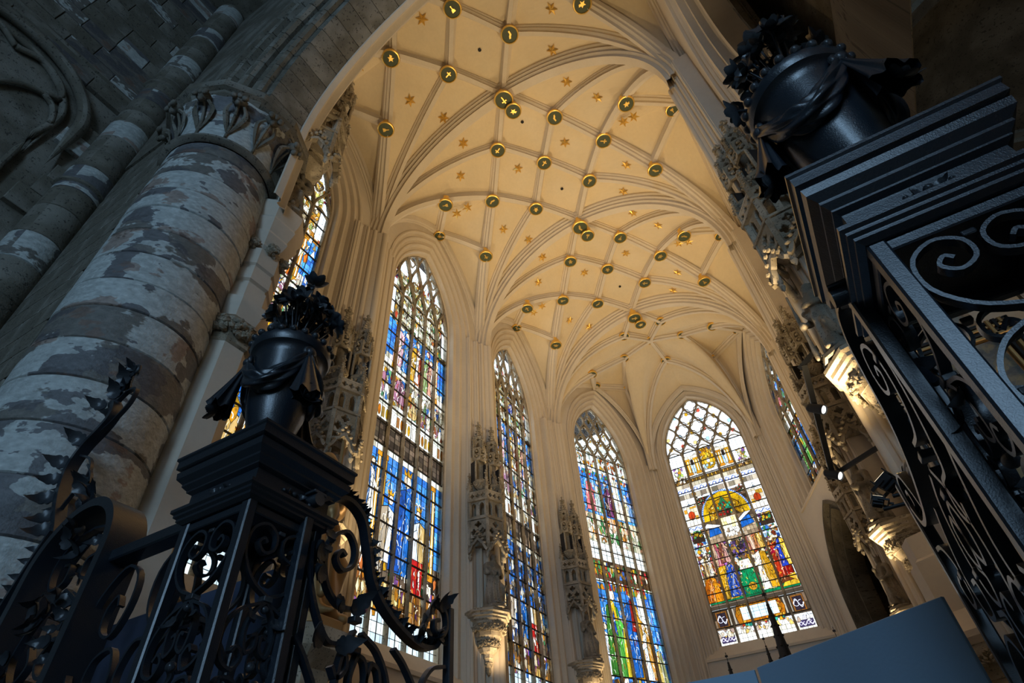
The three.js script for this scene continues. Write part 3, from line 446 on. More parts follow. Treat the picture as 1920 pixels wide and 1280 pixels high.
  D.field(0.12, 0.37, 0.95, 0.43, ['#9cc4e8', '#b8d4ea'], 4, 3); D.field(4.05, 0.37, 4.9, 0.42, ['#88b4e4', '#c8d8e8'], 4, 3); D.scraps(0.1, 0.36, 0.95, 0.42, MIX, 20); D.scraps(4.05, 0.36, 4.9, 0.42, MIX, 20);
  D.flecks(0.1, 0.16, 4.9, 0.46, ['#e0c890', '#e8b830', '#2a1c14', '#1c1410', '#c89858', '#3a2418', '#7a3020', '#d8a020'], 700, 0.12);
  for (const x of [0.5, 4.5]) { D.poly([[x - 0.36, 0.42], [x + 0.36, 0.42], [x + 0.34, 0.45], [x, 0.468], [x - 0.34, 0.45]], '#2c2018'); D.scraps(x - 0.3, 0.44, x + 0.3, 0.47, ['#e8b020', '#40a060'], 14, 0.1); D.arabesque(0.475, 0.497, x - 0.4, x + 0.4, '#dfe6f0', '#2850b0'); D.field(x - 0.45, 0.5, x + 0.45, 0.52, ['#c4beb0'], 4, 1); D.field(x - 0.4, 0.525, x + 0.4, 0.6, ['#d8a030', '#d8d0bc', '#c8b898'], 4, 4); D.blob(x, 0.548, 0.2, 0.018, '#c84018'); D.poly([[x - 0.38, 0.59], [x + 0.38, 0.59], [x, 0.618]], '#e0dcd0'); D.poly([[x - 0.16, 0.594], [x + 0.16, 0.594], [x, 0.608]], '#8898a8'); }
  D.field(1.1, 0.4, 3.9, 0.47, ['#8a7258', '#9c8468', '#b0987c'], 14, 4); D.scraps(2.0, 0.41, 3.1, 0.47, ['#e8e4d8', '#d0ccc4', '#f0ecdc'], 40); D.poly([[1.15, 0.43], [1.9, 0.435], [1.8, 0.47], [1.3, 0.48]], '#1c68c8', 3); D.poly([[3.05, 0.435], [3.85, 0.445], [3.7, 0.485], [3.15, 0.475]], '#1c68c8', 3); D.poly([[1.0, 0.475], [1.9, 0.46], [2.0, 0.47], [1.2, 0.492]], '#d8d8e0'); D.poly([[4.0, 0.505], [3.1, 0.465], [3.0, 0.475], [3.7, 0.51]], '#d8d8e0');
  D.field(2.0, 0.45, 3.0, 0.51, ['#f4e8b0', '#f8f0cc', '#e8d488'], 5, 4); D.blob(2.5, 0.483, 0.16, 0.02, '#fff4c8');
  D.field(1.05, 0.5, 3.95, 0.62, ['#3a2a1c', '#4c3826'], 12, 6); D.poly([[1.1, 0.5], [1.2, 0.56], [1.7, 0.605], [2.5, 0.625], [3.3, 0.605], [3.8, 0.56], [3.9, 0.5], [3.55, 0.5], [3.4, 0.555], [2.9, 0.585], [2.5, 0.592], [2.1, 0.585], [1.6, 0.555], [1.45, 0.5]], '#e8b414', 3); D.poly([[1.5, 0.5], [1.65, 0.555], [2.1, 0.583], [2.5, 0.59], [2.9, 0.583], [3.35, 0.555], [3.5, 0.5], [3.3, 0.5], [2.5, 0.57], [1.7, 0.5]], '#d8980c', 2);
  c.strokeStyle = '#3c6cc0'; c.lineWidth = 13; c.beginPath(); for (let k = 0; k <= 20; k++) { const t = Math.PI * k / 20; c.lineTo(X(2.5 - 1.42 * Math.cos(t)), Y(0.505 + 0.122 * Math.sin(t))); } c.stroke(); c.strokeStyle = '#dce4f0'; c.setLineDash([6, 9]); c.lineWidth = 6; c.stroke(); c.setLineDash([]);
  D.poly([[2.5, 0.6], [2.1, 0.54], [2.25, 0.53], [2.5, 0.56], [2.75, 0.53], [2.9, 0.54]], '#2c7a4c', 2); D.scraps(2.0, 0.51, 3.0, 0.57, ['#20a070', '#c02818', '#e8b020', '#38c090'], 28, 0.1); D.scraps(1.5, 0.5, 1.95, 0.56, GOLD, 16, 0.1); D.scraps(3.05, 0.5, 3.5, 0.56, GOLD, 16, 0.1);
  D.scraps(1.02, 0.585, 1.5, 0.635, ['#c04828', '#d8c8b0', '#386848', '#2c2018'], 44, 0.05); D.scraps(3.5, 0.585, 3.98, 0.635, ['#c04828', '#d8c8b0', '#386848', '#2c2018'], 44, 0.05);
  D.field(0, 0.63, 5, 0.655, ['#8c8272', '#a89c88', '#766a58'], 14, 1); D.arabesque(0.655, 0.685, 1.1, 3.9, '#dfe4f2', '#2048c0'); D.arabesque(0.655, 0.685, 0.08, 0.9, '#dfe4f2', '#2048c0'); D.arabesque(0.655, 0.685, 4.1, 4.92, '#dfe4f2', '#2048c0'); D.field(0, 0.685, 5, 0.705, ['#94866e', '#b4a890'], 12, 1); for (const x of [1, 4]) D.scraps(x - 0.12, 0.64, x + 0.12, 0.7, GOLD, 14, 0.08);
  D.frieze(0.705, 0.725, '#4a3a28', ['#e8e0cc', '#d89c28'], 40); D.field(0, 0.725, 5, 0.745, ['#c8c4bc', '#a8a296'], 12, 1);
  D.field(0, 0.745, 5, 1, ['#eef4f8', '#f6fafc', '#e6eef4'], 20, 20, 0.02); D.field(1.05, 0.745, 3.95, 0.83, ['#c8c0ac', '#d8cfb8', '#988c78'], 14, 6); for (const x of [1.2, 1.75, 3.25, 3.8]) { D.column(x, 0.745, 0.82, 0.12, '#e0a018'); } for (const x of [1.48, 3.52]) { D.field(x - 0.12, 0.75, x + 0.12, 0.79, ['#90b8e0', '#b8d0e8'], 2, 2); D.poly([[x - 0.08, 0.79], [x + 0.08, 0.79], [x + 0.08, 0.815], [x, 0.822], [x - 0.08, 0.815]], '#241c18'); }
  D.field(1.0, 0.825, 4.0, 0.84, ['#8a7c68', '#c8bea8'], 10, 1); D.poly([[1.6, 0.84], [2.5, 0.87], [3.4, 0.84]], '#b4aa98');
  D.blob(2.5, 0.785, 0.44, 0.035, '#e8ac14', 3); D.blob(2.5, 0.785, 0.28, 0.022, '#f4cc48'); D.blob(2.5, 0.79, 0.1, 0.01, '#e8e0e4'); D.scraps(2.1, 0.8, 2.9, 0.86, ['#e8a818', '#c07c10', '#f0c440', '#5c5878'], 46, 0.12); D.scraps(2.05, 0.75, 2.95, 0.775, ['#a8c8d8', '#e0a820', '#d8d8e0'], 20, 0.1);
  for (const x of [0.45, 4.55]) { D.scraps(x - 0.3, 0.745, x + 0.3, 0.8, ['#e8a020', '#8c5ca8', '#c8b898', '#8a9a48', '#f4f4f4'], 26, 0.12); D.scraps(x - 0.35, 0.71, x + 0.35, 0.745, ['#a88040', '#5c4430', '#e8e0d0'], 20, 0.1); }
  for (let k = 0; k < 26; k++) { const x = 0.4 + (k % 6) * 0.84, y = 0.885 + Math.floor(k / 6) * 0.026; if (Math.abs(x - 2.5) < 2.3) { D.blob(x, y, 0.12, 0.009, ['#e8b020', '#d8543c', '#e8c880', '#9cc0d8'][k % 4], 1.5); } }
}, 5, '#eef4f8', 15.4, (y) => (y < 0.87 ? y * 0.868 : 0.755 + (y - 0.87) * 1.885));
function sideGlass(sd, o) {   // two storeys of figures before blue sky, between painted architecture
  return glassTexture((D, c) => {
    D.field(0, 0, 5, 0.05, ['#b8ccd4', '#cfd8d4', '#a8b8c0'], 20, 3); D.field(0, 0.05, 5, 0.12, ['#7a4c20', '#94602c', '#5c3a1c', '#b08848'], 12, 4); D.scraps(0, 0.04, 5, 0.13, ['#d8d8d0', '#c07818', '#6a3a70', '#e0c888'], 70);
    D.field(0, 0.11, 5, 0.33, BLUE, 20, 14, 0.04); D.field(0, 0.1, 5, 0.16, BROWN, 14, 4); D.scraps(0, 0.1, 5, 0.17, MIX, 60);
    for (const x of [0.75, 1.12, 4.1, 4.38]) D.column(x, 0.14, 0.325, 0.11, '#c8902c');
    D.figure(0.35, 0.19, 0.12, '#d8d4c8', '#20609c', 1); D.figure(1.55, 0.13, 0.15, '#cfd0cc', '#8c7c68', 1, 1, '#c09040', 1); D.figure(2.5, 0.12, 0.2, '#1c6cc8', '#1858b0', 1, 0, '#c8b090', 1); D.figure(3.5, 0.14, 0.14, '#b8c4cc', '#c4a060', -1, 1, '#b07030', 1); D.poly([[3.2, 0.1], [3.8, 0.1], [3.85, 0.16], [3.15, 0.16]], '#b01818'); D.scraps(3.3, 0.11, 3.7, 0.15, ['#e8e0d0'], 8, 0.07);
    D.field(0, 0.33, 5, 0.40, BROWN, 20, 6, 0.04); D.field(0, 0.33, 5, 0.345, GRIS, 12, 1); D.frieze(0.40, 0.435, '#d0d0c4', ['#e0a820', '#c87818', '#e8e4d8'], 20); D.field(0, 0.435, 5, 0.455, GRIS, 14, 2);
    D.field(0, 0.455, 5, 0.53, ['#a8a898', '#88806c', '#c4c4b8', '#6a6454'], 16, 5); D.scraps(0, 0.45, 5, 0.54, ['#d8d8cc', '#c08820', '#4a8458', '#7a5060', '#2a60a8', '#e4e0d4', '#a85838'], 120, 0.16); D.figure(1.55, 0.465, 0.09, '#7c5060', '#94607a', 1, 1); D.blob(2.55, 0.465, 0.3, 0.014, '#c8a868'); D.poly([[2.4, 0.47], [2.7, 0.47], [2.6, 0.51], [2.5, 0.51]], '#d8bc80');
    D.field(0, 0.53, 5, 0.545, GRIS, 14, 1); D.field(0, 0.545, 5, 0.68, BLUE, 20, 10, 0.05); D.field(0, 0.545, 5, 0.575, GRIS, 16, 2); for (const x of [0.12, 4.62]) D.field(x, 0.545, x + 0.24, 0.58, ['#2a68c0', '#d8d8d0'], 4, 2);
    D.figure(1.25, 0.56, 0.13, '#d098a8', '#e4c8c8', 1, 0, '#d8d0c0'); D.figure(1.8, 0.555, 0.125, '#2078d0', '#1c68bc', -1); D.figure(2.5, 0.55, 0.13, '#c86020', '#e0a828', 1); D.figure(2.75, 0.555, 0.1, '#dcd8d0', '#b03820', -1); D.figure(3.5, 0.55, 0.13, '#7c9458', '#a83848', -1, 0, '#a82840'); D.figure(3.8, 0.55, 0.11, '#c89078', '#d8c8b8', -1); for (const x of [0.95, 4.2]) D.column(x, 0.55, 0.68, 0.1, '#c87c28');
    D.field(0, 0.68, 5, 0.86, o.arch, 22, 13, 0.06); D.scraps(0, 0.69, 5, 0.86, ['#7c8c48', '#c88c28', '#d8d4c4', '#3c6c44', '#a84828', '#5c4c3c', '#e0c060'], 150, 0.13); for (const y of [0.70, 0.745, 0.79, 0.83]) { D.field(0.9, y, 4.1, y + 0.012, GRIS, 12, 1); }
    for (const [a, b] of [[0, 0.5], [4.5, 5]]) D.field(a, 0.70, b, 0.86, o.side, 2, 9, 0.02);
    D.field(0, 0.86, 5, 1, CLEAR, 20, 14, 0.02); D.scraps(0.8, 0.855, 4.2, 0.89, ['#e0b040', '#c8c0a8', '#a83828', '#d8e4ec'], 40); D.scraps(0.1, 0.82, 0.5, 0.865, ['#b02840', '#40307a', '#f0f0f0'], 18, 0.1); D.scraps(4.5, 0.82, 4.9, 0.865, ['#b02840', '#40307a', '#f0f0f0'], 18, 0.1);
    if (o.extra) o.extra(D, c);
    D.flecks(0, 0.05, 5, 0.30, ['#f0ece0', '#d8a030', '#221a14', '#1a1410', '#c8b898', '#88745c', '#e4e0d4'], 330, 0.16); D.flecks(0.9, 0.45, 4.5, 0.66, ['#f0ece0', '#d8a030', '#221a14', '#1a1410', '#c8b898', '#a83828', '#e4e0d4', '#5c7c48'], 420, 0.16); D.flecks(0.6, 0.68, 4.4, 0.86, ['#e8e4d4', '#c89030', '#221a14', '#7c8c58', '#b8b4a4'], 420, 0.18);
  }, sd, '#dbe8f0');
}
const glassSideA = sideGlass(21, { arch: ['#4c4434', '#6c6450', '#8c8c78', '#3c3428', '#a8a890'], side: CLEAR });
const glassSideB = sideGlass(37, { arch: ['#4a3018', '#5c3c20', '#3c2c20', '#704c28', '#94a0a4'], side: CLEAR, extra(D) { D.field(0, 0.2, 5, 0.33, ['#1d63c4', '#3c342c', '#2a78d8', '#544434', '#284878'], 24, 12, 0.08); D.scraps(0, 0.04, 5, 0.68, ['#2c2620', '#3c3228', '#b8b4a4', '#2a68c0', '#6c5840', '#9c8c70'], 330, 0.15); D.blob(2.5, 0.77, 0.4, 0.03, '#20389c', 3); D.scraps(2.2, 0.755, 2.8, 0.79, GOLD, 12, 0.1); } });
const glassSideC = sideGlass(53, { arch: ['#a86a20', '#c89030', '#8c7c60', '#d8d0b8', '#5c4a34'], side: CLEAR, extra(D) { D.scraps(0, 0.2, 5, 0.7, ['#e0a020', '#d8d4c8', '#c86018', '#f0f0e8', '#8c7038'], 260, 0.16); } });
const glassApse = glassTexture((D) => {
  D.field(0, 0, 5, 0.09, BROWN, 18, 6); D.scraps(0, 0, 5, 0.1, ['#c88418', '#d8d4cc', '#7a1c14', '#2a5ca8', '#e8c878'], 110);
  D.field(0, 0.09, 5, 0.34, BLUE, 20, 14, 0.04); D.field(3.4, 0.1, 3.9, 0.34, ['#dcdcd0', '#c8c4b8'], 2, 10); D.scraps(0, 0.08, 5, 0.13, ['#c88c28', '#8c5a20', '#e0d8c8', '#e0b840'], 60);
  D.figure(0.3, 0.1, 0.13, '#d8dce0', '#b8c4d8', 1); D.figure(1.2, 0.1, 0.23, '#4c9c38', '#3c8830', 1, 0, '#c8b898'); D.poly([[1.0, 0.24], [1.5, 0.24], [1.4, 0.29], [1.1, 0.3]], '#e8c020'); D.poly([[0.95, 0.22], [1.3, 0.2], [1.25, 0.27]], '#1c4cb0'); D.figure(2.15, 0.1, 0.16, '#d8d4c8', '#e0c030', 1); D.figure(2.85, 0.1, 0.25, '#c88420', '#1c58b8', 1, 0, '#cfc8b8'); D.poly([[2.6, 0.22], [3.1, 0.22], [3.05, 0.3], [2.75, 0.31]], '#a82018'); D.figure(3.6, 0.1, 0.15, '#d0d8d8', '#d89820', -1); D.figure(4.4, 0.09, 0.11, '#c8a858', '#8c8c58', -1);
  D.scraps(0.3, 0.32, 4.8, 0.36, ['#e0a828', '#3c8c48', '#b83020', '#c87818'], 60); D.field(0, 0.35, 5, 0.41, ['#4c3826', '#6a4c2c', '#382a1e'], 16, 4); D.scraps(0.2, 0.36, 4.8, 0.405, ['#e0a020', '#3c8c48', '#b83020', '#3860b0', '#e8d8b0'], 70); D.field(0, 0.41, 5, 0.465, ['#e0e4e0', '#d0d8d4', '#ecece4'], 20, 3, 0.03); for (const x of [0.5, 1.5, 2.5, 3.5, 4.5]) D.text(x - 0.4, x + 0.4, 0.415, 0.46);
  D.field(0, 0.465, 5, 0.56, ['#a8a48c', '#c8c0a4', '#7c7c64', '#d8d8c8'], 16, 5); D.scraps(0, 0.47, 5, 0.56, ['#3c7c40', '#c87c20', '#e0b890', '#d8a888', '#e0dcd0', '#2a6438'], 110, 0.16); D.blob(2.1, 0.49, 0.34, 0.018, '#3c7c40', 3); D.blob(2.9, 0.49, 0.3, 0.018, '#3c7c40', 3);
  D.field(0, 0.56, 5, 0.72, BLUE, 20, 10, 0.05); D.figure(1.0, 0.57, 0.13, '#c85068', '#d8707c', 1, 0, '#c8b8a0'); D.figure(1.75, 0.57, 0.12, '#3c7c50', '#b8c8c8', 1); D.figure(2.6, 0.565, 0.13, '#3c2438', '#5c2850', -1); D.figure(3.5, 0.565, 0.12, '#c8c8b0', '#e0d8c0', -1); D.figure(4.4, 0.57, 0.1, '#d8c898', '#6888b0', -1); D.field(3.2, 0.6, 3.75, 0.72, ['#d8d8c8', '#c8c8b4'], 3, 6); D.scraps(0.4, 0.7, 4.8, 0.73, ['#b83020', '#3c8c48', '#e8d8d0', '#c87818'], 60, 0.1);
  D.field(0, 0.725, 5, 0.86, ['#d8e0dc', '#c4ccc8', '#e8ece8', '#b4bcb4'], 30, 16, 0.03, 1.2); D.scraps(0.3, 0.73, 4.7, 0.80, ['#e0a828', '#c86020', '#d8dcd8', '#b8c0b8', '#a83020', '#50604c'], 90, 0.1); D.scraps(0.1, 0.84, 4.9, 0.86, ['#e8a018', '#f0f0ec', '#e0b040'], 26, 0.12);
  D.flecks(0.3, 0.1, 4.8, 0.3, ['#f0ece0', '#e0a828', '#221a14', '#c8b898', '#a83020', '#e8e4d8'], 300, 0.16); D.flecks(0, 0.47, 5, 0.69, ['#f0ece0', '#d8a030', '#221a14', '#c8b898', '#a83828', '#4c7c48', '#e8c8b0'], 480, 0.16);
  D.field(0, 0.86, 5, 1, CLEAR, 24, 14, 0.02); for (const x of [0.3, 1.5, 2.1, 2.9, 3.5, 4.6]) D.scraps(x - 0.15, 0.87, x + 0.15, 0.95, ['#e8a818', '#f0c850', '#8ca8c0', '#e8e8e4'], 12, 0.1);
}, 77, '#dbe8f0');
// ---------------------------------------------------------------- chapel walls
const SIDE = { w: 1.52, sill: 3.6, spring: 13.75, apex: 16.55, cell: 0.98, bar: 0.9, lean: 1 };
const zb = (u) => F0 + u * BAY;
windowBay('wall_left', [WX(-1), 1.9], [WX(-1), zb(0)], { ...SIDE, glass: glassSideC, off: zb(-0.5) - (1.9 + zb(0)) / 2 });
windowBay('wall_left', [WX(-1), zb(0)], [WX(-1), zb(1)], { ...SIDE, glass: glassSideA });
windowBay('wall_left', [WX(-1), zb(1)], [WX(-1), zb(2) + 0.15], { ...SIDE, glass: glassSideB });
windowBay('wall_apse_left', AP.L0, AP.L1, { ...SIDE, w: 1.6, spring: 13.75, glass: glassApse, cell: 0.62, bar: 0.7, lean: 0, off: 0.1 });
windowBay('wall_apse', AP.L1, AP.R1, { w: 1.8, sill: 6.05, spring: 14.35, apex: 17.15, cell: 0.62, bar: 0.7, lean: 0, glass: glassEnd });
windowBay('wall_apse_right', AP.R1, AP.R0, { ...SIDE, w: 1.5, sill: 10.2, spring: 13.4, glass: glassApse, cell: 0.62, bar: 0.7, lean: 0 }, { door: { ...archGeom(1.45, 6.2 + EYE, 8.6 + EYE), o: 0.4, x: 0 } });
windowBay('wall_right', [WX(1), zb(2) + 0.15], [WX(1), zb(1)], { ...SIDE }, { blind: 1 });
windowBay('wall_right', [WX(1), zb(1)], [WX(1), zb(0)], { ...SIDE }, { blind: 1 });
// doorway in the right wall of the apse, and the dark passage behind it
{
  const { g } = wallFrame('passage', AP.R1, AP.R0), A = archGeom(1.45, 6.2 + EYE, 8.6 + EYE);
  const prof = [[0.42, 0.06], [0.32, 0.08], [0.28, 0.0], [0.26, -0.12], [0.18, -0.14], [0.12, -0.08], [0.08, -0.2], [0.04, -0.34], [0, -0.36], [0, -0.9]];
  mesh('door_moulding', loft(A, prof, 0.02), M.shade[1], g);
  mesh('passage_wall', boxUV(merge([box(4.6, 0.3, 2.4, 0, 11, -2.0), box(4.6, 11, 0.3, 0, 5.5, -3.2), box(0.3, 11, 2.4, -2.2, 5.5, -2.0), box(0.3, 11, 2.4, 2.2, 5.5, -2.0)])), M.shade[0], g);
}
// ---------------------------------------------------------------- compound piers between the bays
const PH = [[-0.86, 0], [-0.86, 0.05], [-0.80, 0.075], [-0.74, 0.05], [-0.72, 0.09], [-0.62, 0.10], [-0.58, 0.06], [-0.55, 0.14], [-0.50, 0.17], [-0.44, 0.15], [-0.40, 0.12], [-0.36, 0.2], [-0.30, 0.235], [-0.24, 0.20], [-0.2, 0.26], [-0.16, 0.33], [-0.1, 0.37]];
const PIERP = [...PH, ...PH.slice().reverse().map(([a, b]) => [-a, b])];
function pier(name, x, z, nx, nz, s = 1, top = HS + EYE + 0.35) {   // n: outward into the room, three axes
  const g = group(name, scene, STRUCT); g.position.copy(P(x, -EYE, z)); g.rotation.y = Math.atan2(nx, nz);
  const sh = new THREE.Shape([V2(-0.86 * s, -0.3), ...PIERP.map(([a, b]) => V2(a * s, b * s)), V2(0.86 * s, -0.3)].reverse());
  mesh('shaft', boxUV(toCreasedNormals(tf(new THREE.ExtrudeGeometry(sh, { depth: top, bevelEnabled: false, curveSegments: 1 }), 0, top, 0, Math.PI / 2), 0.5)), M.wall, g);
  for (const [a, b, r] of [[0, 0.37, 0.1], [-0.27, 0.235, 0.07], [0.27, 0.235, 0.07], [-0.48, 0.165, 0.05], [0.48, 0.165, 0.05], [-0.79, 0.07, 0.045], [0.79, 0.07, 0.045]]) mesh('colonnette', tf(new THREE.CylinderGeometry(r * s, r * s, top, 12, 1), a * s, top / 2, b * s), M.rib, g);
  return g;
}
for (const k of [0, 1, 2]) { pier('wall_pier', WX(-1), zb(k), 1, 0); pier('wall_pier', 1.45, zb(k) + 0.38, -1, 0, 0.8); }
pier('wall_pier', AP.L1[0], AP.L1[1], 0.45, 0.89, 0.62); pier('wall_pier', AP.R1[0], AP.R1[1], -0.42, 0.9, 0.62);
// floor and roof
mesh('floor', boxUV(box(34, 0.3, 48, -1, -0.15, -8)), M.dark[2], scene, STRUCT);
mesh('roof', boxUV(box(14, 0.3, 28, XC, 21.1, -14)), M.hollow, scene, STRUCT);
// ---------------------------------------------------------------- the aisle where the camera stands
// great round column with its courses, capital and abacus
const COL = { x: -6.62, z: 2.27, r: 0.85 };
{
  const g = group('column', scene, STRUCT); g.position.copy(P(COL.x, -EYE, COL.z));
  let y = 0.0; seed_ = 99; let k = 0;
  const H0 = 9.0 + EYE;
  while (y < H0 - 0.05) {
    const h = Math.min(rr(0.42, 0.58), H0 - y), r = COL.r * rr(0.985, 1.004), c = 0.018;
    const dr = mesh('stone_course', lathe([[r - 0.03, 0], [r - 0.012, 0.004], [r, c], [r * 1.001, h * 0.5], [r, h - c], [r - 0.012, h - 0.004], [r - 0.03, h]], 40), M.peel[k++ % 4], g);
    { const uv = dr.geometry.attributes.uv; for (let i = 0; i < uv.count; i++) uv.setXY(i, uv.getX(i) * 5.34, y + dr.geometry.attributes.position.getY(i)); }
    dr.position.y = y; dr.rotation.y = 0.02 * k; y += h;
  }
  mesh('astragal', boxUV(lathe([[0.85, 0], [0.9, 0.01], [0.95, 0.05], [0.955, 0.09], [0.92, 0.14], [0.87, 0.155]], 48)), M.dark[0], g).position.y = H0;
  mesh('capital', boxUV(lathe([[0.86, 0.14], [0.865, 0.4], [0.9, 0.7], [0.98, 0.95], [1.08, 1.1], [1.1, 1.2]], 48)), M.peel[1], g).position.y = H0;
  mesh('abacus', boxUV(toCreasedNormals(tf(new THREE.LatheGeometry([[0.9, 0], [1.1, 0.0], [1.15, 0.05], [1.17, 0.1], [1.25, 0.13], [1.27, 0.16], [1.27, 0.3], [1.23, 0.34], [0.5, 0.345]].map(([a, b]) => V2(a, b)), 12), 0, 0, 0, 0, 0.16), 0.3)), M.dark[1], g).position.y = H0 + 1.17;
  // curled leaf crockets under the abacus, each with its stalk
  const curl = merge([tf(new THREE.IcosahedronGeometry(0.13, 1), 0, 0, 0, 0.3, 0, 0, V3(1, 0.75, 0.9)), ...[-0.09, 0, 0.09].map((x) => tf(new THREE.IcosahedronGeometry(0.065, 1), x, -0.03 + 0.04 * (x ? 0 : 1), 0.1, 0, 0, 0, V3(0.9, 1.2, 0.7))), tf(new THREE.IcosahedronGeometry(0.07, 1), 0, -0.12, 0.03, 0, 0, 0, V3(0.7, 1, 0.8))]);
  for (let i = 0; i < 12; i++) {
    const a = (i + 0.5) / 12 * Math.PI * 2 + 0.16, c = mesh('leaf_crocket', curl, M.dark[i % 4], g); c.position.set(Math.sin(a) * 1.13, H0 + 1.06, Math.cos(a) * 1.13); c.rotation.y = a;
    mesh('stalk', tube(catmull([V3(0, -0.85, -0.26), V3(0, -0.5, -0.22), V3(0, -0.2, -0.13), V3(0, 0, 0)], 8), 0.026, 6), M.dark[i % 4], c);
    for (const s of [-1, 1]) mesh('leaf', sweep(catmull([V3(s * 0.02, -0.7, -0.24), V3(s * 0.1, -0.42, -0.2), V3(s * 0.16, -0.2, -0.12), V3(s * 0.1, -0.1, -0.02)], 8), [[-0.05, 0], [0, 0.03], [0.05, 0], [0, -0.015]], { up: V3(0, 0, 1), closed: true, scale: (t) => 0.3 + 0.6 * Math.sin(Math.PI * Math.min(t, 0.85)) }), M.dark[(i + 1) % 4], c);
  }
}
// transverse arch from the column over the entrance of the chapel: dark voussoirs, then a limewashed order
const ENT = { ...archGeom(4.2, 10.5 + EYE, 15.8 + EYE), x: -1.42 };
{
  const g = group('entrance_arch', scene, STRUCT); g.position.copy(P(ENT.x, -EYE, 0));   // local z = -depth ahead
  const prof = [[1.25, -1.36], [0.98, -1.36], [0.96, -1.44], [0.86, -1.42], [0.80, -1.47], [0.74, -1.45], [0.72, -1.56], [0.58, -1.57], [0.52, -1.54], [0.44, -1.58], [0.40, -1.66], [0.42, -1.74], [0.28, -1.78], [0.2, -1.76], [0.14, -1.82], [0.15, -1.92], [0.02, -1.96], [0, -2.05], [0, -2.72], [1.25, -2.72]];
  const R = ENT.R, ya = Math.sqrt(R * R - ENT.c * ENT.c), full = Math.PI - Math.atan2(ya, -ENT.c), N = 15;
  const pt = (o, th, side) => V2(side * (ENT.c + (R + o) * Math.cos(th)), ENT.ys + (R + o) * Math.sin(th));
  const pieces = [0, 1, 2, 3].map(() => 0);
  for (const side of [1, -1]) for (let i = 0; i < N; i++) {
    const a0 = Math.PI - full * (i + 0.012) / N, a1 = Math.PI - full * (i + 0.988) / N, J = 4;
    const geo = gridGeo(prof.length - 1, J, (u, v) => { const k = Math.round(u * (prof.length - 1)), [o, z] = prof[k], e = 0.012 * Math.min(1, Math.min(v, 1 - v) * 8); const q = pt(o - e + 0.012, a0 + (a1 - a0) * v, side); return V3(q.x, q.y, z); });
    mesh('voussoir', boxUV(toCreasedNormals(geo, 0.5)), M.dark[(i * 3 + (side > 0 ? 0 : 1)) % 4], g);
  }
  const wp = [[0.0, -2.72], [-0.02, -2.74], [-0.02, -2.86], [0.03, -2.9], [0.1, -2.88], [0.12, -2.95], [0.1, -3.06], [0.16, -3.1], [0.3, -3.1], [0.32, -3.0], [1.25, -3.0]];
  mesh('arch_moulding', loft(ENT, wp, 8.6 + EYE), M.wall, g);
  const s = new THREE.Shape([V2(-9.3 - ENT.x, 0.0), V2(-COL.x * 0 - 5.0 - 1.2 - ENT.x, 0.0), V2(-6.2 - ENT.x, ENT.ys), V2(-ENT.w - 1.2, ENT.ys)]);
  void s;
  const w = new THREE.Shape([V2(-8.2, ENT.ys), ...archPath({ ...ENT }, 1.15, ENT.ys, 1), V2(6.5, ENT.ys), V2(6.5, TOP), V2(-8.2, TOP)]);
  mesh('wall_face', boxUV(tf(new THREE.ExtrudeGeometry(w, { depth: 1.5, bevelEnabled: false }), 0, 0, -2.95)), M.dark[2], g);
  mesh('respond', boxUV(lathe([[0.9, 0], [0.85, 0.3], [0.85, 10.6], [1.2, 12.1], [1.2, 12.3]], 24).translate(ENT.w + 1.05, 0, -2.27)), M.dark[0], g);
}
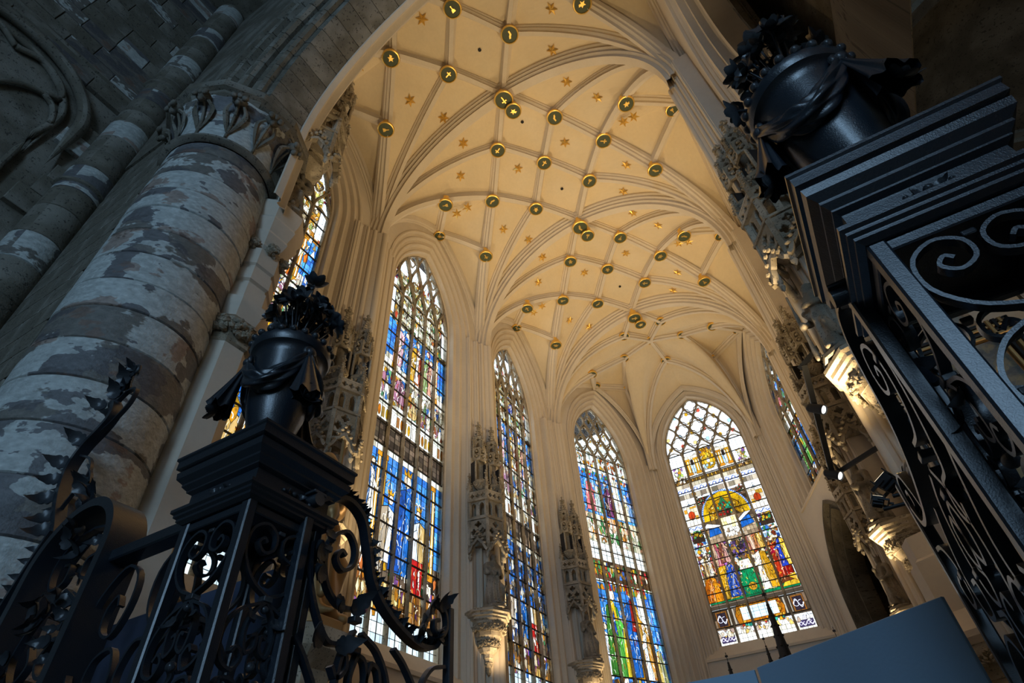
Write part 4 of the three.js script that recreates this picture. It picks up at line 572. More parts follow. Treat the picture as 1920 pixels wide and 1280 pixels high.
// west wall of the aisle beside the column: ashlar blocks, wall shaft, string course, blind tracery
const WL = -9.3; let blockB = null;
{
  const g = group('wall_aisle', scene, STRUCT); g.position.copy(P(WL, -EYE, 0)); g.rotation.y = Math.PI / 2;   // local x = ahead, local z = into the room
  mesh('wall_core', boxUV(box(18, TOP, 0.5, -5.0, TOP / 2, -0.33)), M.dark[3], g);
  mesh('wall_core', boxUV(box(0.3, TOP, 2.2, 1.72, TOP / 2, 0.9)), M.dark[3], g);
  for (let y = 3.4, c = 0; y < 19; y += 0.47, c++) for (let x = 0.05 - (c % 2) * 0.3; x < 1.95; x += 0.62) { const b = mesh('stone_block', (blockB ??= boxUV(chamfer(0.12, 0.455, 0.605, 0.012))), M.dark[(c * 3 + Math.round(x * 5) + 8) % 4], g); b.position.set(1.55, y, x + 0.31); }
  seed_ = 41;
  const variants = {};
  for (let y = 5.6, c = 0; y < 20.5; c++) {
    const h = [0.42, 0.5, 0.46][c % 3]; let x = -3.6 - rr(0, 0.6);
    while (x < 2.65) {
      const w = [0.62, 0.8, 0.95, 1.1][Math.floor(rnd() * 4)], x1 = Math.min(x + w, 2.65), m = (x + x1) / 2;
      const hidden = y + h < 12.3 + EYE && m < 0.7 && y > 4;   // behind the blind tracery
      if (x1 - x > 0.12 && !hidden) { const key = (x1 - x).toFixed(2) + h, gq = variants[key] ??= boxUV(chamfer(x1 - x - 0.012, h - 0.012, 0.12, 0.012)); const b = mesh('stone_block', gq, (rnd() < 0.3 ? M.peel : M.dark)[(c + Math.floor(rnd() * 4)) % 4], g); b.position.set(m, y + h / 2, -0.03 + rr(-0.008, 0.012)); }
      x = x1;
    }
    y += h;
  }
  // wall shaft in courses with two rings
  let y = 0, k = 0; while (y < 20.8) { const h = rr(0.5, 0.75); const s = mesh('shaft_course', boxUV(lathe([[0.36, 0], [0.385, 0.015], [0.388, h - 0.015], [0.36, h]], 24)), (k % 3 ? M.dark : M.peel)[k++ % 4], g); s.position.set(1.22, y, 0.12); y += h; }
  for (const yy of [13.6 + EYE, 9.4 + EYE]) mesh('shaft_ring', boxUV(lathe([[0.38, 0], [0.43, 0.02], [0.44, 0.06], [0.40, 0.1], [0.38, 0.11]], 24)), M.dark[0], g).position.set(1.22, yy, 0.12);
  mesh('string_course', boxUV(sweep([V3(-13, 12.66 + EYE, 0.0), V3(0.95, 12.66 + EYE, 0.0)], [[-0.1, -0.14], [-0.02, -0.10], [0.09, 0.02], [0.13, 0.06], [0.10, 0.14], [-0.1, 0.2]], { up: V3(0, 1, 0), closed: true })), M.dark[1], g);
  // blind tracery: main arch, cusped sub-arches, shafts
  const roll = (pts, r, m) => mesh('tracery_roll', boxUV(tube(pts, r, 10)), M.dark[m], g);
  for (const cx of [-0.95, -4.45, -7.95]) {
    const A = archGeom(1.5, 10.9 + EYE, 12.35 + EYE);
    roll(archPath(A, 0, 5).map((p) => V3(cx + p.x, p.y, 0.05)), 0.12, 0);
    roll(archPath(A, -0.32, 5).map((p) => V3(cx + p.x, p.y, -0.03)), 0.07, 2);
    for (const s of [-1, 1]) {
      roll(catmull([V3(cx, 11.75 + EYE, 0), V3(cx + s * 0.42, 11.95 + EYE, 0), V3(cx + s * 0.86, 11.72 + EYE, 0), V3(cx + s * 0.98, 11.4 + EYE, 0), V3(cx + s * 0.78, 11.22 + EYE, 0.02), V3(cx + s * 0.98, 11.1 + EYE, 0), V3(cx + s * 1.14, 10.7 + EYE, 0), V3(cx + s * 1.1, 10.2 + EYE, 0), V3(cx + s * 1.16, 6 + EYE, 0)], 40), 0.055, 1);
      roll(catmull([V3(cx + s * 0.78, 11.22 + EYE, 0), V3(cx + s * 0.55, 11.1 + EYE, 0), V3(cx + s * 0.3, 10.8 + EYE, 0), V3(cx + s * 0.1, 10.3 + EYE, 0), V3(cx + s * 0.06, 6, 0)], 24), 0.05, 3);
    }
  }
  for (const x of [0.72, -2.7, -6.2]) roll([V3(x, 4, 0.12), V3(x, 12.45 + EYE, 0.12)], 0.13, 2);
}
// arch to the choir aisle in the right wall, in many orders; behind it the dark aisle vault
{
  const W0 = 1.75, zc = 3.5, A = archGeom(2.3, 11.0 + EYE, 15.9 + EYE);
  const { g } = wallFrame('wall_arcade', [W0, 8.0], [W0, -1.0]);   // local +x towards the camera
  g.position.copy(P(W0, -EYE, zc)); 
  const s = new THREE.Shape([V2(-3.5, 0), V2(4.6, 0), V2(4.6, TOP), V2(-3.5, TOP)]), h = new THREE.Path(archPath(A, 0.72, 0.01)); h.closePath(); s.holes.push(h);
  mesh('wall_face', boxUV(tf(new THREE.ExtrudeGeometry(s, { depth: 1.25, bevelEnabled: false }), 0, 0, -1.25)), M.wall, g);
  const prof = [[0.72, 0.0], [0.72, 0.03], [0.68, 0.045], [0.64, 0.03], [0.62, -0.04], [0.58, -0.05], [0.54, -0.02], [0.51, -0.05], [0.49, -0.09], [0.45, -0.07], [0.42, -0.1], [0.28, -0.1], [0.28, -0.24], [0.25, -0.27], [0.22, -0.24], [0.14, -0.24], [0.14, -0.38], [0.1, -0.42], [0.0, -0.43], [0.0, -0.85]];
  mesh('arch_moulding', loft(A, prof, 0.01), M.wall, g);
  const dk = [[0.0, -0.85], [-0.02, -0.88], [0.02, -0.96], [0.08, -0.95], [0.1, -1.02], [0.16, -1.06], [0.24, -1.03], [0.26, -1.12], [0.34, -1.16], [0.42, -1.13], [0.44, -1.27], [0.72, -1.27]];
  mesh('arch_moulding', boxUV(loft(A, dk, 0.01)), M.dark[1], g);
}
{
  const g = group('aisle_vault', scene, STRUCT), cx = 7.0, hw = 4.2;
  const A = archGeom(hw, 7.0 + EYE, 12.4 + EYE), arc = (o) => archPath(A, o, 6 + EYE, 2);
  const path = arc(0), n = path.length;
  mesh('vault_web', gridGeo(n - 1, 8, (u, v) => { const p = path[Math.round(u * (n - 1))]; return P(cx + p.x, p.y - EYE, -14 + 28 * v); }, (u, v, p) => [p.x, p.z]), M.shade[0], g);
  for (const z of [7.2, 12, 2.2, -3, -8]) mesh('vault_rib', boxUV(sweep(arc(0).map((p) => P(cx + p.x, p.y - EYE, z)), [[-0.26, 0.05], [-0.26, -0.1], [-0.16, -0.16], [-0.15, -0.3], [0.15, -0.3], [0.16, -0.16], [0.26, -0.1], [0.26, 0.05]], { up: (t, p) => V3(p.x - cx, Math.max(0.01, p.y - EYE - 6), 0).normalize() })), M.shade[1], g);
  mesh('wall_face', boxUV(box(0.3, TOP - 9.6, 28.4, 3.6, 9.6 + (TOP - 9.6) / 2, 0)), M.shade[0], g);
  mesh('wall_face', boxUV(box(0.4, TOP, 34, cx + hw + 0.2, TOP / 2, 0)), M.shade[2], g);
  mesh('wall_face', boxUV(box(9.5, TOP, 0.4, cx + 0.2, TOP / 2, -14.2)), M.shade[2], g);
}
// ceiling, back and side walls of the nave behind the camera, with their tall windows
mesh('nave_ceiling', boxUV(box(24, 0.3, 18, -0.5, TOP + 0.05, 7)), M.dark[2], scene, STRUCT);
const DAY = new THREE.Color(0.42, 0.69, 1.0);
M.daylight = std({ color: 0x111111, emissive: DAY, emissiveIntensity: 1.2, roughness: 0.4 });
function naveWall(name, a, b, wins) {
  const { g, L } = wallFrame(name, a, b), s = new THREE.Shape([V2(-L / 2, 0), V2(L / 2, 0), V2(L / 2, TOP), V2(-L / 2, TOP)]);
  for (const [x, w] of wins) { const A = archGeom(w, 13.5, 17), h = new THREE.Path(archPath(A, 0, 5).map((p) => V2(p.x + x, p.y))); h.closePath(); s.holes.push(h); }
  mesh('wall_face', boxUV(tf(new THREE.ExtrudeGeometry(s, { depth: 0.8, bevelEnabled: false }), 0, 0, -0.8)), M.dark[3], g);
  g.updateMatrixWorld();
  for (const [x, w] of wins) {
    const A = archGeom(w, 13.5, 17);
    mesh('lit_window', tf(new THREE.ShapeGeometry(new THREE.Shape(archPath(A, 0, 5))), x, 0, -0.65), M.daylight, g);
    for (const k of [-1, 0, 1]) mesh('mullion', box(0.14, 11, 0.2, x + k * w * 0.5, 10.4, -0.52), M.dark[0], g);
    const l = new THREE.RectAreaLight(DAY, NAVE_WINDOW_GLOW, w * 1.8, 9.5); l.name = 'nave_window_light'; l.position.copy(g.localToWorld(V3(x, 10.2, -0.3))); l.lookAt(g.localToWorld(V3(x, 10.2, 5))); scene.add(l);
  }
}
naveWall('nave_window_wall', [11.5, -13.2], [-9.5, -13.2], [[-1.0, 1.8], [-5.2, 1.8]]);   // seen facing back: local +x towards -x
naveWall('nave_side_wall', [11.4, 0.0], [11.4, -13.2], [[-1.5, 1.8], [3.0, 1.8]]);
// ---------------------------------------------------------------- statues, brackets and canopies of the piers
function field(bones, lo, hi, res, mod) {   // smooth union of tapered capsules [a, b, ra, rb], meshed
  const mc = new MarchingCubes(res, new THREE.MeshBasicMaterial(), false, false, 200000); mc.isolation = 0;
  const s = [hi[0] - lo[0], hi[1] - lo[1], hi[2] - lo[2]], K = 0.035;
  const B = bones.map(([a, b, ra, rb]) => ({ a, d: [b[0] - a[0], b[1] - a[1], b[2] - a[2]], ra, rb }));
  for (const q of B) q.l = q.d[0] ** 2 + q.d[1] ** 2 + q.d[2] ** 2 || 1e-9;
  let i = 0;
  for (let z = 0; z < res; z++) for (let y = 0; y < res; y++) for (let x = 0; x < res; x++, i++) {
    const p = [lo[0] + s[0] * x / res, lo[1] + s[1] * y / res, lo[2] + s[2] * z / res];
    let D = 1;
    for (const q of B) {
      const e = [p[0] - q.a[0], p[1] - q.a[1], p[2] - q.a[2]], t = Math.min(1, Math.max(0, (e[0] * q.d[0] + e[1] * q.d[1] + e[2] * q.d[2]) / q.l));
      const d = Math.hypot(e[0] - q.d[0] * t, e[1] - q.d[1] * t, e[2] - q.d[2] * t) - (q.ra + (q.rb - q.ra) * t), h = Math.max(0, K - Math.abs(D - d)) / K;
      D = Math.min(D, d) - h * h * K * 0.25;
    }
    mc.field[i] = -(D + (mod ? mod(p) : 0));
  }
  mc.update();
  const n = mc.count, pos = new Float32Array(mc.positionArray.subarray(0, n * 3)), nor = new Float32Array(mc.normalArray.subarray(0, n * 3));
  for (let k = 0; k < n; k++) for (let c = 0; c < 3; c++) { pos[k * 3 + c] = lo[c] + s[c] * (pos[k * 3 + c] + 1) / 2; }
  const g = new THREE.BufferGeometry(); g.setAttribute('position', new THREE.BufferAttribute(pos, 3)); g.deleteAttribute('normal'); void nor;
  g.computeVertexNormals();
  // smooth normals: weld by position
  const key = new Map(), N = g.attributes.normal, acc = [];
  for (let k = 0; k < n; k++) { const id = Math.round(pos[k * 3] * 2e3) + ',' + Math.round(pos[k * 3 + 1] * 2e3) + ',' + Math.round(pos[k * 3 + 2] * 2e3); let a = key.get(id); if (!a) { a = [0, 0, 0]; key.set(id, a); } a[0] += N.getX(k); a[1] += N.getY(k); a[2] += N.getZ(k); acc.push(a); }
  for (let k = 0; k < n; k++) { const a = acc[k], l = Math.hypot(...a) || 1; N.setXYZ(k, a[0] / l, a[1] / l, a[2] / l); }
  return boxUV(g);
}
// robed saints, 1.3 m tall: one continuous carved figure each
function saint(kind) {
  const f = (p) => { const r = Math.hypot(p[0], p[2]), a = Math.atan2(p[0], p[2]), low = Math.max(0, Math.min(1, (0.95 - p[1]) / 0.5)); return r < 0.02 ? 0 : -0.016 * low * Math.sin(a * 9 + p[1] * (kind === 1 ? 5 : 2.5) + Math.sin(p[1] * 6)) - 0.007 * Math.sin(a * 5 - p[1] * 9) * (p[1] < 1.02 ? 1 : 0); };
  const b = [
    [[0, 1.185, 0.02], [0, 1.225, 0.02], 0.072, 0.07], [[0, 1.16, 0.075], [0, 1.19, 0.085], 0.02, 0.014],        // head, nose
    [[-0.028, 1.213, 0.078], [0.028, 1.213, 0.078], 0.014, 0.014], [[0, 1.12, 0.06], [0, 1.145, 0.07], 0.03, 0.03],   // brow, chin
    [[-0.068, 1.18, 0.01], [-0.068, 1.2, 0.01], 0.016, 0.016], [[0.068, 1.18, 0.01], [0.068, 1.2, 0.01], 0.016, 0.016],   // ears
    [[0, 1.03, 0], [0, 1.13, 0.01], 0.055, 0.05], [[-0.14, 1.0, 0], [0.14, 1.0, 0], 0.075, 0.075], [[0, 0.72, 0.01], [0, 0.98, 0.01], 0.135, 0.145],
    [[0, 0.1, 0], [0, 0.75, 0], 0.225, 0.15], [[0.05, 0.45, 0.1], [0.04, 0.12, 0.14], 0.1, 0.11],                     // robe, forward knee
    [[-0.2, 0.97, 0], [-0.235, 0.78, 0.02], 0.068, 0.06], [[0.2, 0.97, 0], [0.235, 0.78, 0.02], 0.068, 0.06],
    [[-0.07, 0.05, 0.2], [-0.08, 0.04, 0.28], 0.045, 0.035], [[0.1, 0.05, 0.2], [0.12, 0.04, 0.28], 0.045, 0.035],
    [[-0.2, 0.9, 0.1], [0.16, 0.42, 0.17], 0.05, 0.055], [[0.16, 0.42, 0.17], [0.22, 0.15, 0.1], 0.055, 0.05],        // mantle across the front
  ];
  const hand = (x, y, z, dx) => { for (let k = 0; k < 4; k++) b.push([[x + dx * 0.01, y + 0.012 * (k - 1.5), z], [x + dx * (0.05 - 0.004 * Math.abs(k - 1.5)), y + 0.013 * (k - 1.5), z + 0.02], 0.01, 0.008]); b.push([[x, y + 0.02, z], [x + dx * 0.02, y + 0.045, z + 0.02], 0.01, 0.008], [[x - dx * 0.02, y, z], [x + dx * 0.01, y, z], 0.024, 0.022]); };
  if (kind === 0) { b.push([[-0.235, 0.78, 0.02], [-0.05, 0.8, 0.2], 0.055, 0.036], [[0.235, 0.78, 0.02], [0.06, 0.76, 0.2], 0.055, 0.036]); hand(-0.03, 0.8, 0.215, 1); hand(0.04, 0.75, 0.215, -1); b.push([[-0.06, 0.72, 0.19], [-0.06, 0.86, 0.17], 0.035, 0.035], [[0.06, 0.72, 0.19], [0.06, 0.86, 0.17], 0.035, 0.035], [[0, 1.1, 0.075], [0, 1.0, 0.1], 0.045, 0.02]); }
  else if (kind === 1) { b.push([[-0.235, 0.78, 0.02], [-0.13, 0.98, 0.17], 0.055, 0.036], [[0.235, 0.78, 0.02], [0.1, 0.68, 0.19], 0.055, 0.036]); hand(-0.12, 1.0, 0.185, 1); hand(0.08, 0.68, 0.21, -1); for (let k = 0; k < 5; k++) b.push([[0.06 * Math.sin(k * 1.256), 1.26, 0.02 + 0.06 * Math.cos(k * 1.256)], [0.07 * Math.sin(k * 1.256), 1.33, 0.02 + 0.07 * Math.cos(k * 1.256)], 0.018, 0.012]); }
  else { b.push([[-0.235, 0.78, 0.02], [-0.2, 0.66, 0.2], 0.055, 0.036], [[0.235, 0.78, 0.02], [0.05, 0.84, 0.19], 0.055, 0.036]); hand(-0.2, 0.66, 0.215, 1); hand(0.03, 0.85, 0.205, -1); b.push([[-0.22, 0.1, 0.24], [-0.2, 1.25, 0.22], 0.016, 0.016], [[0, 1.1, 0.075], [0, 1.02, 0.09], 0.04, 0.02], [[-0.06, 1.2, -0.03], [0.06, 1.2, -0.03], 0.05, 0.05]); }
  return field(b, [-0.42, -0.03, -0.42], [0.42, 1.4, 0.42], 84, f);
}
const saints = [0, 1, 2].map(saint);
const halo = lathe([[0.3, 0], [0.33, 0.02], [0.33, 0.07], [0.29, 0.09]], 8);
function statue(kind, label, p, turn, s = 1, mat = M.statue) {
  const t = thing('statue', label, 'statue', p, turn); t.scale.setScalar(s);
  mesh('figure', saints[kind], mat, t).position.y = 0.09; mesh('plinth', boxUV(halo.clone()), mat, t);
  return t;
}
// a bracket of stepped octagonal mouldings with bands of foliage
const leafBit = (() => { const g = []; seed_ = 3; for (let k = 0; k < 5; k++) g.push(tf(new THREE.IcosahedronGeometry(0.03, 0), rr(-0.04, 0.04), rr(-0.03, 0.03), rr(0, 0.03), rr(0, 3), rr(0, 3), 0, V3(1.3, 0.8, 0.7))); return merge(g); })();
const foliage = (r, y, n, s = 1, a0 = -1.7, a1 = 1.7) => merge(Array.from({ length: n }, (_, i) => { const a = a0 + (a1 - a0) * (i + 0.5) / n; return tf(leafBit.clone(), Math.sin(a) * r, y + (i % 2 ? 0.02 : -0.02) * s, Math.cos(a) * r, 0, a, i, s); }));
const octo = (prof, r = Math.PI / 8, n = 8) => boxUV(toCreasedNormals(tf(new THREE.LatheGeometry(prof.map(([a, b]) => V2(Math.max(a, 1e-4), b)), n), 0, 0, 0, 0, r, 0), 0.4));
const consoleParts = [
  ['top_moulding', octo([[0, 0], [0.60, 0], [0.62, -0.02], [0.62, -0.07], [0.57, -0.1], [0.565, -0.15], [0.52, -0.17], [0.52, -0.21], [0.47, -0.25], [0.46, -0.3], [0.44, -0.31], [0, -0.31]])],
  ['foliage_band', merge([octo([[0, -0.3], [0.4, -0.3], [0.38, -0.46], [0, -0.46]]), foliage(0.41, -0.38, 24, 1.3)])],
  ['corbel', octo([[0, -0.46], [0.37, -0.46], [0.34, -0.54], [0.3, -0.58], [0.29, -0.62], [0, -0.62]])],
  ['foliage_band', merge([octo([[0, -0.6], [0.25, -0.6], [0.23, -0.78], [0, -0.78]]), foliage(0.25, -0.69, 16, 1.1)])],
  ['corbel', octo([[0, -0.78], [0.24, -0.78], [0.2, -0.86], [0.15, -0.9], [0.14, -0.98], [0.12, -1.0], [0.1, -1.08], [0, -1.08]])],
  ['pendant', merge([octo([[0, -1.07], [0.12, -1.07], [0.09, -1.13], [0.06, -1.16], [0.07, -1.22], [0.03, -1.3], [0, -1.32]]), foliage(0.08, -1.1, 8, 0.7, -3, 3)])],
];
function bracket(label, p, turn) { const t = thing('statue_bracket', label, 'bracket', p, turn); for (const [n, g] of consoleParts) mesh(n, g, M.carved, t); return t; }
// a tall openwork canopy
const canopyParts = (() => {
  const out = [], add = (n, g) => out.push([n, boxUV(Array.isArray(g) ? merge(g) : g)]);
  const pierced = (w, h, holes, d = 0.05) => { const s = new THREE.Shape([V2(-w / 2, 0), V2(w / 2, 0), V2(w / 2, h), V2(-w / 2, h)]); for (const q of holes) { const k = new THREE.Path(q.map(([x, y]) => V2(x, y))); k.closePath(); s.holes.push(k); } return tf(new THREE.ExtrudeGeometry(s, { depth: d, bevelEnabled: true, bevelSize: 0.008, bevelThickness: 0.01, bevelSegments: 1 }), 0, 0, -d / 2); };
  const lancet = (x, w, y0, y1) => { const o = [[x - w, y0], [x + w, y0], [x + w, y1 - w * 1.5]]; for (let k = 1; k < 6; k++) { const t = k / 6; o.push([x + w * (1 - t * t), y1 - w * 1.5 * (1 - t)]); } o.push([x, y1]); for (let k = 5; k > 0; k--) { const t = k / 6; o.push([x - w * (1 - t * t), y1 - w * 1.5 * (1 - t)]); } o.push([x - w, y1 - w * 1.5]); return o; };
  const quatre = (x, y, r) => Array.from({ length: 24 }, (_, k) => { const a = k / 24 * 6.2832, q = r * (0.62 + 0.38 * Math.abs(Math.cos(2 * a))); return [x + q * Math.cos(a), y + q * Math.sin(a)]; });
  const FACES = [-1.0, 0, 1.0], put = (g, R, a, y) => tf(g, Math.sin(a) * R, y, Math.cos(a) * R, 0, a, 0);
  const crocket = (x, y, z, s = 1) => tf(new THREE.IcosahedronGeometry(0.035, 0), x, y, z, 0.5, 0.4, 0, V3(s * 1.3, s, s * 1.2));
  const finial = (x, y, z, s = 1) => [tf(new THREE.OctahedronGeometry(0.05), x, y, z, 0, 0, 0, V3(s, s * 1.6, s)), crocket(x + 0.05 * s, y - 0.02, z, s), crocket(x - 0.05 * s, y - 0.02, z, s), crocket(x, y - 0.02, z + 0.05 * s, s), tf(new THREE.IcosahedronGeometry(0.035, 0), x, y + 0.1 * s, z, 0, 0, 0, s)];
  const spire = (x, y, z, w, h, s = 1) => { const g = [tf(new THREE.ConeGeometry(w, h, 4, 1), x, y + h / 2, z, 0, Math.PI / 4, 0)]; for (let k = 0; k < 5; k++) for (const a of [0.78, 2.36, 3.93, 5.5]) { const t = (k + 0.6) / 5.6; g.push(crocket(x + Math.sin(a) * w * (1 - t) * 1.1, y + h * t, z + Math.cos(a) * w * (1 - t) * 1.1, s * 0.8)); } return [...g, ...finial(x, y + h, z, s)]; };
  add('core', tf(new THREE.CylinderGeometry(0.3, 0.34, 2.9, 8), 0, 1.75, -0.16));
  add('vault_boss', [tf(new THREE.CylinderGeometry(0.42, 0.3, 0.12, 8), 0, 0.5, -0.05), tf(new THREE.IcosahedronGeometry(0.09, 1), 0, 0.42, 0.05)]);
  // tier 1: ogee gables over pendants, two storeys of pierced panels
  for (const a of FACES) {
    const W = 0.5;
    add('tracery_panel', put(pierced(W, 0.46, [quatre(-0.12, 0.14, 0.1), quatre(0.12, 0.14, 0.1), quatre(0, 0.34, 0.1), ], 0.05), 0.44, a, 0.42));
    add('tracery_panel', put(pierced(W * 0.94, 0.5, [lancet(-0.13, 0.07, 0.06, 0.44), lancet(0.1, 0.07, 0.06, 0.44)], 0.05), 0.40, a, 0.95));
    const og = []; for (let k = 0; k <= 12; k++) { const t = k / 12; og.push(V3(-0.25 + 0.25 * t, 0.02 + 0.42 * (t < 0.5 ? 2 * t * t * 1.0 + 0.3 * t : 0.15 + 0.7 * t - 0.0) * (t < 0.5 ? 1 : 0.9), 0)); }
    const arch = [...og, ...og.slice(0, -1).reverse().map((p) => V3(-p.x, p.y, 0))];
    add('gablet', [put(sweep(arch, [[-0.03, -0.04], [0.03, -0.04], [0.03, 0.05], [-0.03, 0.05]], { up: V3(0, 0, 1), closed: true }), 0.5, a, 0.02), put(merge([0.2, 0.5, 0.8].flatMap((t) => [-1, 1].map((s) => crocket(s * (0.26 - 0.25 * t), 0.1 + 0.38 * t, 0.06))).map(norm)), 0.5, a, 0.02), put(merge(finial(0, 0.5, 0.02, 0.9).map(norm)), 0.5, a, 0.02)]);
    add('balustrade', put(pierced(W, 0.2, [quatre(-0.15, 0.1, 0.07), quatre(0, 0.1, 0.07), quatre(0.15, 0.1, 0.07)], 0.05), 0.45, a, 1.46));
    for (const [w, h, d, y] of [[0.06, 0.05, 0.12, 0.92], [0.06, 0.06, 0.14, 1.44], [0.03, 0.04, 0.1, 1.68]]) add('cornice', put(box(W + w, h, d, 0, y, 0), 0.44, a, 0));
  }
  for (const a of [-1.5, -0.5, 0.5, 1.5]) {
    const x = Math.sin(a) * 0.5, z = Math.cos(a) * 0.5;
    add('pendant', [tf(lathe([[0, -0.14], [0.025, -0.11], [0.05, -0.05], [0.03, 0], [0.055, 0.04], [0.05, 0.1], [0.02, 0.12]], 8), x, 0, z), tf(leafBit.clone(), x, -0.05, z, 0, a, 0, 0.8)]);
    add('buttress', [tf(new RoundedBoxGeometry(0.09, 1.75, 0.09, 1, 0.01), x, 0.95, z, 0, a, 0), tf(new RoundedBoxGeometry(0.06, 0.3, 0.06, 1, 0.01), x, 1.95, z, 0, a, 0), ...spire(x, 1.8, z, 0.075, 0.42, 0.7)]);
  }
  // tier 2 and the two niches
  for (const s of [-1, 1]) {
    const x = s * 0.24;
    add('niche_floor', [tf(octo([[0, 0], [0.22, 0], [0.23, -0.05], [0.15, -0.16], [0.08, -0.24], [0, -0.26]]), x, 2.02, 0.2), tf(foliage(0.17, 0, 9, 0.9), x, 1.92, 0.2)]);
    add('niche_back', [box(0.34, 0.62, 0.04, x, 2.34, -0.06), box(0.04, 0.62, 0.26, x - 0.17, 2.34, 0.06), box(0.04, 0.62, 0.26, x + 0.17, 2.34, 0.06)]);
    for (const e of [-1, 1]) add('colonnette', tf(new THREE.CylinderGeometry(0.028, 0.03, 0.62, 8), x + e * 0.19, 2.34, 0.24));
    const g = []; for (const a of [-0.9, 0, 0.9]) { g.push(tf(pierced(0.22, 0.4, [quatre(0, 0.12, 0.075), lancet(0, 0.06, 0.2, 0.37)], 0.04), x + Math.sin(a) * 0.19, 2.66, 0.14 + Math.cos(a) * 0.16, 0, a, 0)); for (const t of [0.3, 0.7]) g.push(crocket(x + Math.sin(a) * 0.22, 2.66 + t * 0.4, 0.14 + Math.cos(a) * 0.19)); }
    add('niche_canopy', g);
    const sp = []; for (const a of [-0.8, 0.8]) sp.push(tf(pierced(0.2, 0.42, [lancet(0, 0.06, 0.04, 0.22), quatre(0, 0.31, 0.06)], 0.04), x + Math.sin(a) * 0.1, 3.06, 0.14 + Math.cos(a) * 0.1, 0, a, 0));
    sp.push(tf(new THREE.CylinderGeometry(0.15, 0.17, 0.06, 8), x, 3.07, 0.14), ...spire(x, 3.42, 0.14, 0.12, 0.5, 1.25)); for (const a of [-1.5, 0, 1.5]) sp.push(...spire(x + Math.sin(a) * 0.19, 3.0, 0.14 + Math.cos(a) * 0.19, 0.05, 0.36, 0.7));
    add('pinnacle', sp);
  }
  return out;
})();
function canopy(label, p, turn) {
  const t = thing('statue_canopy', label, 'canopy', p, turn);
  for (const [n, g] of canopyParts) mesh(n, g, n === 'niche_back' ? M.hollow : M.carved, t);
  const s = mesh('figurine', saints[1], M.statue, t); s.scale.setScalar(0.4); s.position.set(0.24, 2.02, 0.16);
  return t;
}
const tall = 4.1 / 3.98;
const PIER_SETS = [   // side, bay, statue kind, words
  [-1, 0, 2, 'left wall pier just right of the black urn'], [-1, 1, 0, 'left pier between the two middle tall windows'], [-1, 2, 1, 'left pier where the apse begins'],
  [1, 0, 2, 'nearest pier of the right wall'], [1, 1, 0, 'right wall pier beside the track lights'], [1, 2, 1, 'right pier by the dark doorway']];
const FACEK = ['bearded stone saint with book', 'crowned stone saint', 'stone saint with staff'];
let can0 = null, br0 = null;
for (const [s, k, kind, where] of PIER_SETS) {
  const x = s < 0 ? -7.62 : 1.5, z = zb(k) - (s < 0 ? 0.4 : 0.22), turn = s < 0 ? 1.2 : -1.05, hc = s < 0 ? 4.78 : 4.45;
  const lb = `carved stone bracket on the ${where}`, lc = `tall openwork stone canopy on the ${where}`;
  if (!br0) br0 = bracket(lb, P(x, hc, z), turn); else copyOf(br0, lb, P(x, hc, z), turn);
  if (!can0) { can0 = canopy(lc, P(x, 6.12, z), turn); can0.scale.setScalar(tall); } else copyOf(can0, lc, P(x, 6.12, z), turn);
  statue(kind, `${FACEK[kind]} on the ${where}`, P(x + Math.sin(turn) * 0.3, hc, z - Math.cos(turn) * 0.3), turn);
}
// limewashed pier behind the dark column, with its own bracket, statue and canopy
{
  const x = -6.35, z = 3.25, turn = Math.atan2(0.93, 0.37) ;
  const g = group('entrance_pier', scene, STRUCT); g.position.copy(P(x, -EYE, z)); g.rotation.y = Math.atan2(0.9, 0.42);
  mesh('shaft', octo([[0.4, 0], [0.4, 8.0]], 0), M.wall, g);
  mesh('shaft', boxUV(box(0.9, 19, 0.6, -0.35, 9.5, -0.45)), M.wall, g);
  mesh('foliage_frieze', merge([octo([[0.4, 7.25], [0.44, 7.28], [0.45, 7.7], [0.4, 7.72]], 0), foliage(0.44, 7.5, 22, 2.2)]), M.carved, g);
  mesh('ledge', octo([[0.3, 7.7], [0.44, 7.74], [0.5, 7.92], [0.52, 8.0], [0.52, 8.08], [0.46, 8.12], [0.3, 8.12]], 0), M.wall, g);
  mesh('bracket_block', octo([[0.3, 8.1], [0.43, 8.1], [0.43, 8.45], [0.39, 8.47], [0.39, 8.53], [0.44, 8.56], [0.44, 8.8], [0.4, 8.82], [0.4, 8.9], [0.44, 8.93], [0.44, 9.3], [0.3, 9.3]], 0), M.wall, g);
  mesh('rosette', merge([-0.39, 0.39, 1.18].map((a) => tf(foliage(0.0, 0, 9, 1.9, -3, 3), Math.sin(a) * 0.42, 9.38, Math.cos(a) * 0.42))), M.carved, g);
  mesh('top_moulding', octo([[0.36, 9.3], [0.43, 9.42], [0.4, 9.5], [0.44, 9.56], [0.5, 9.7], [0.47, 9.78], [0.51, 9.86], [0.57, 10.02], [0.54, 10.1], [0.59, 10.2], [0.62, 10.34], [0.62, 10.46], [0.3, 10.48]], 0), M.wall, g);
  const q = (d) => [x + 0.9 * d, z + 0.42 * -d * 0 - 0.42 * d * 0];
  statue(1, 'large shadowed stone statue beside the capital of the round column', P(x + 0.22, 8.88, z + 0.02), Math.atan2(0.8, 0.6), 1.25);
  const c = copyOf(can0, 'shadowed openwork stone canopy beside the capital of the round column', P(x + 0.2, 10.75, z + 0.12), Math.atan2(0.9, 0.42)); void q; void turn; c.scale.setScalar(1.15);
}
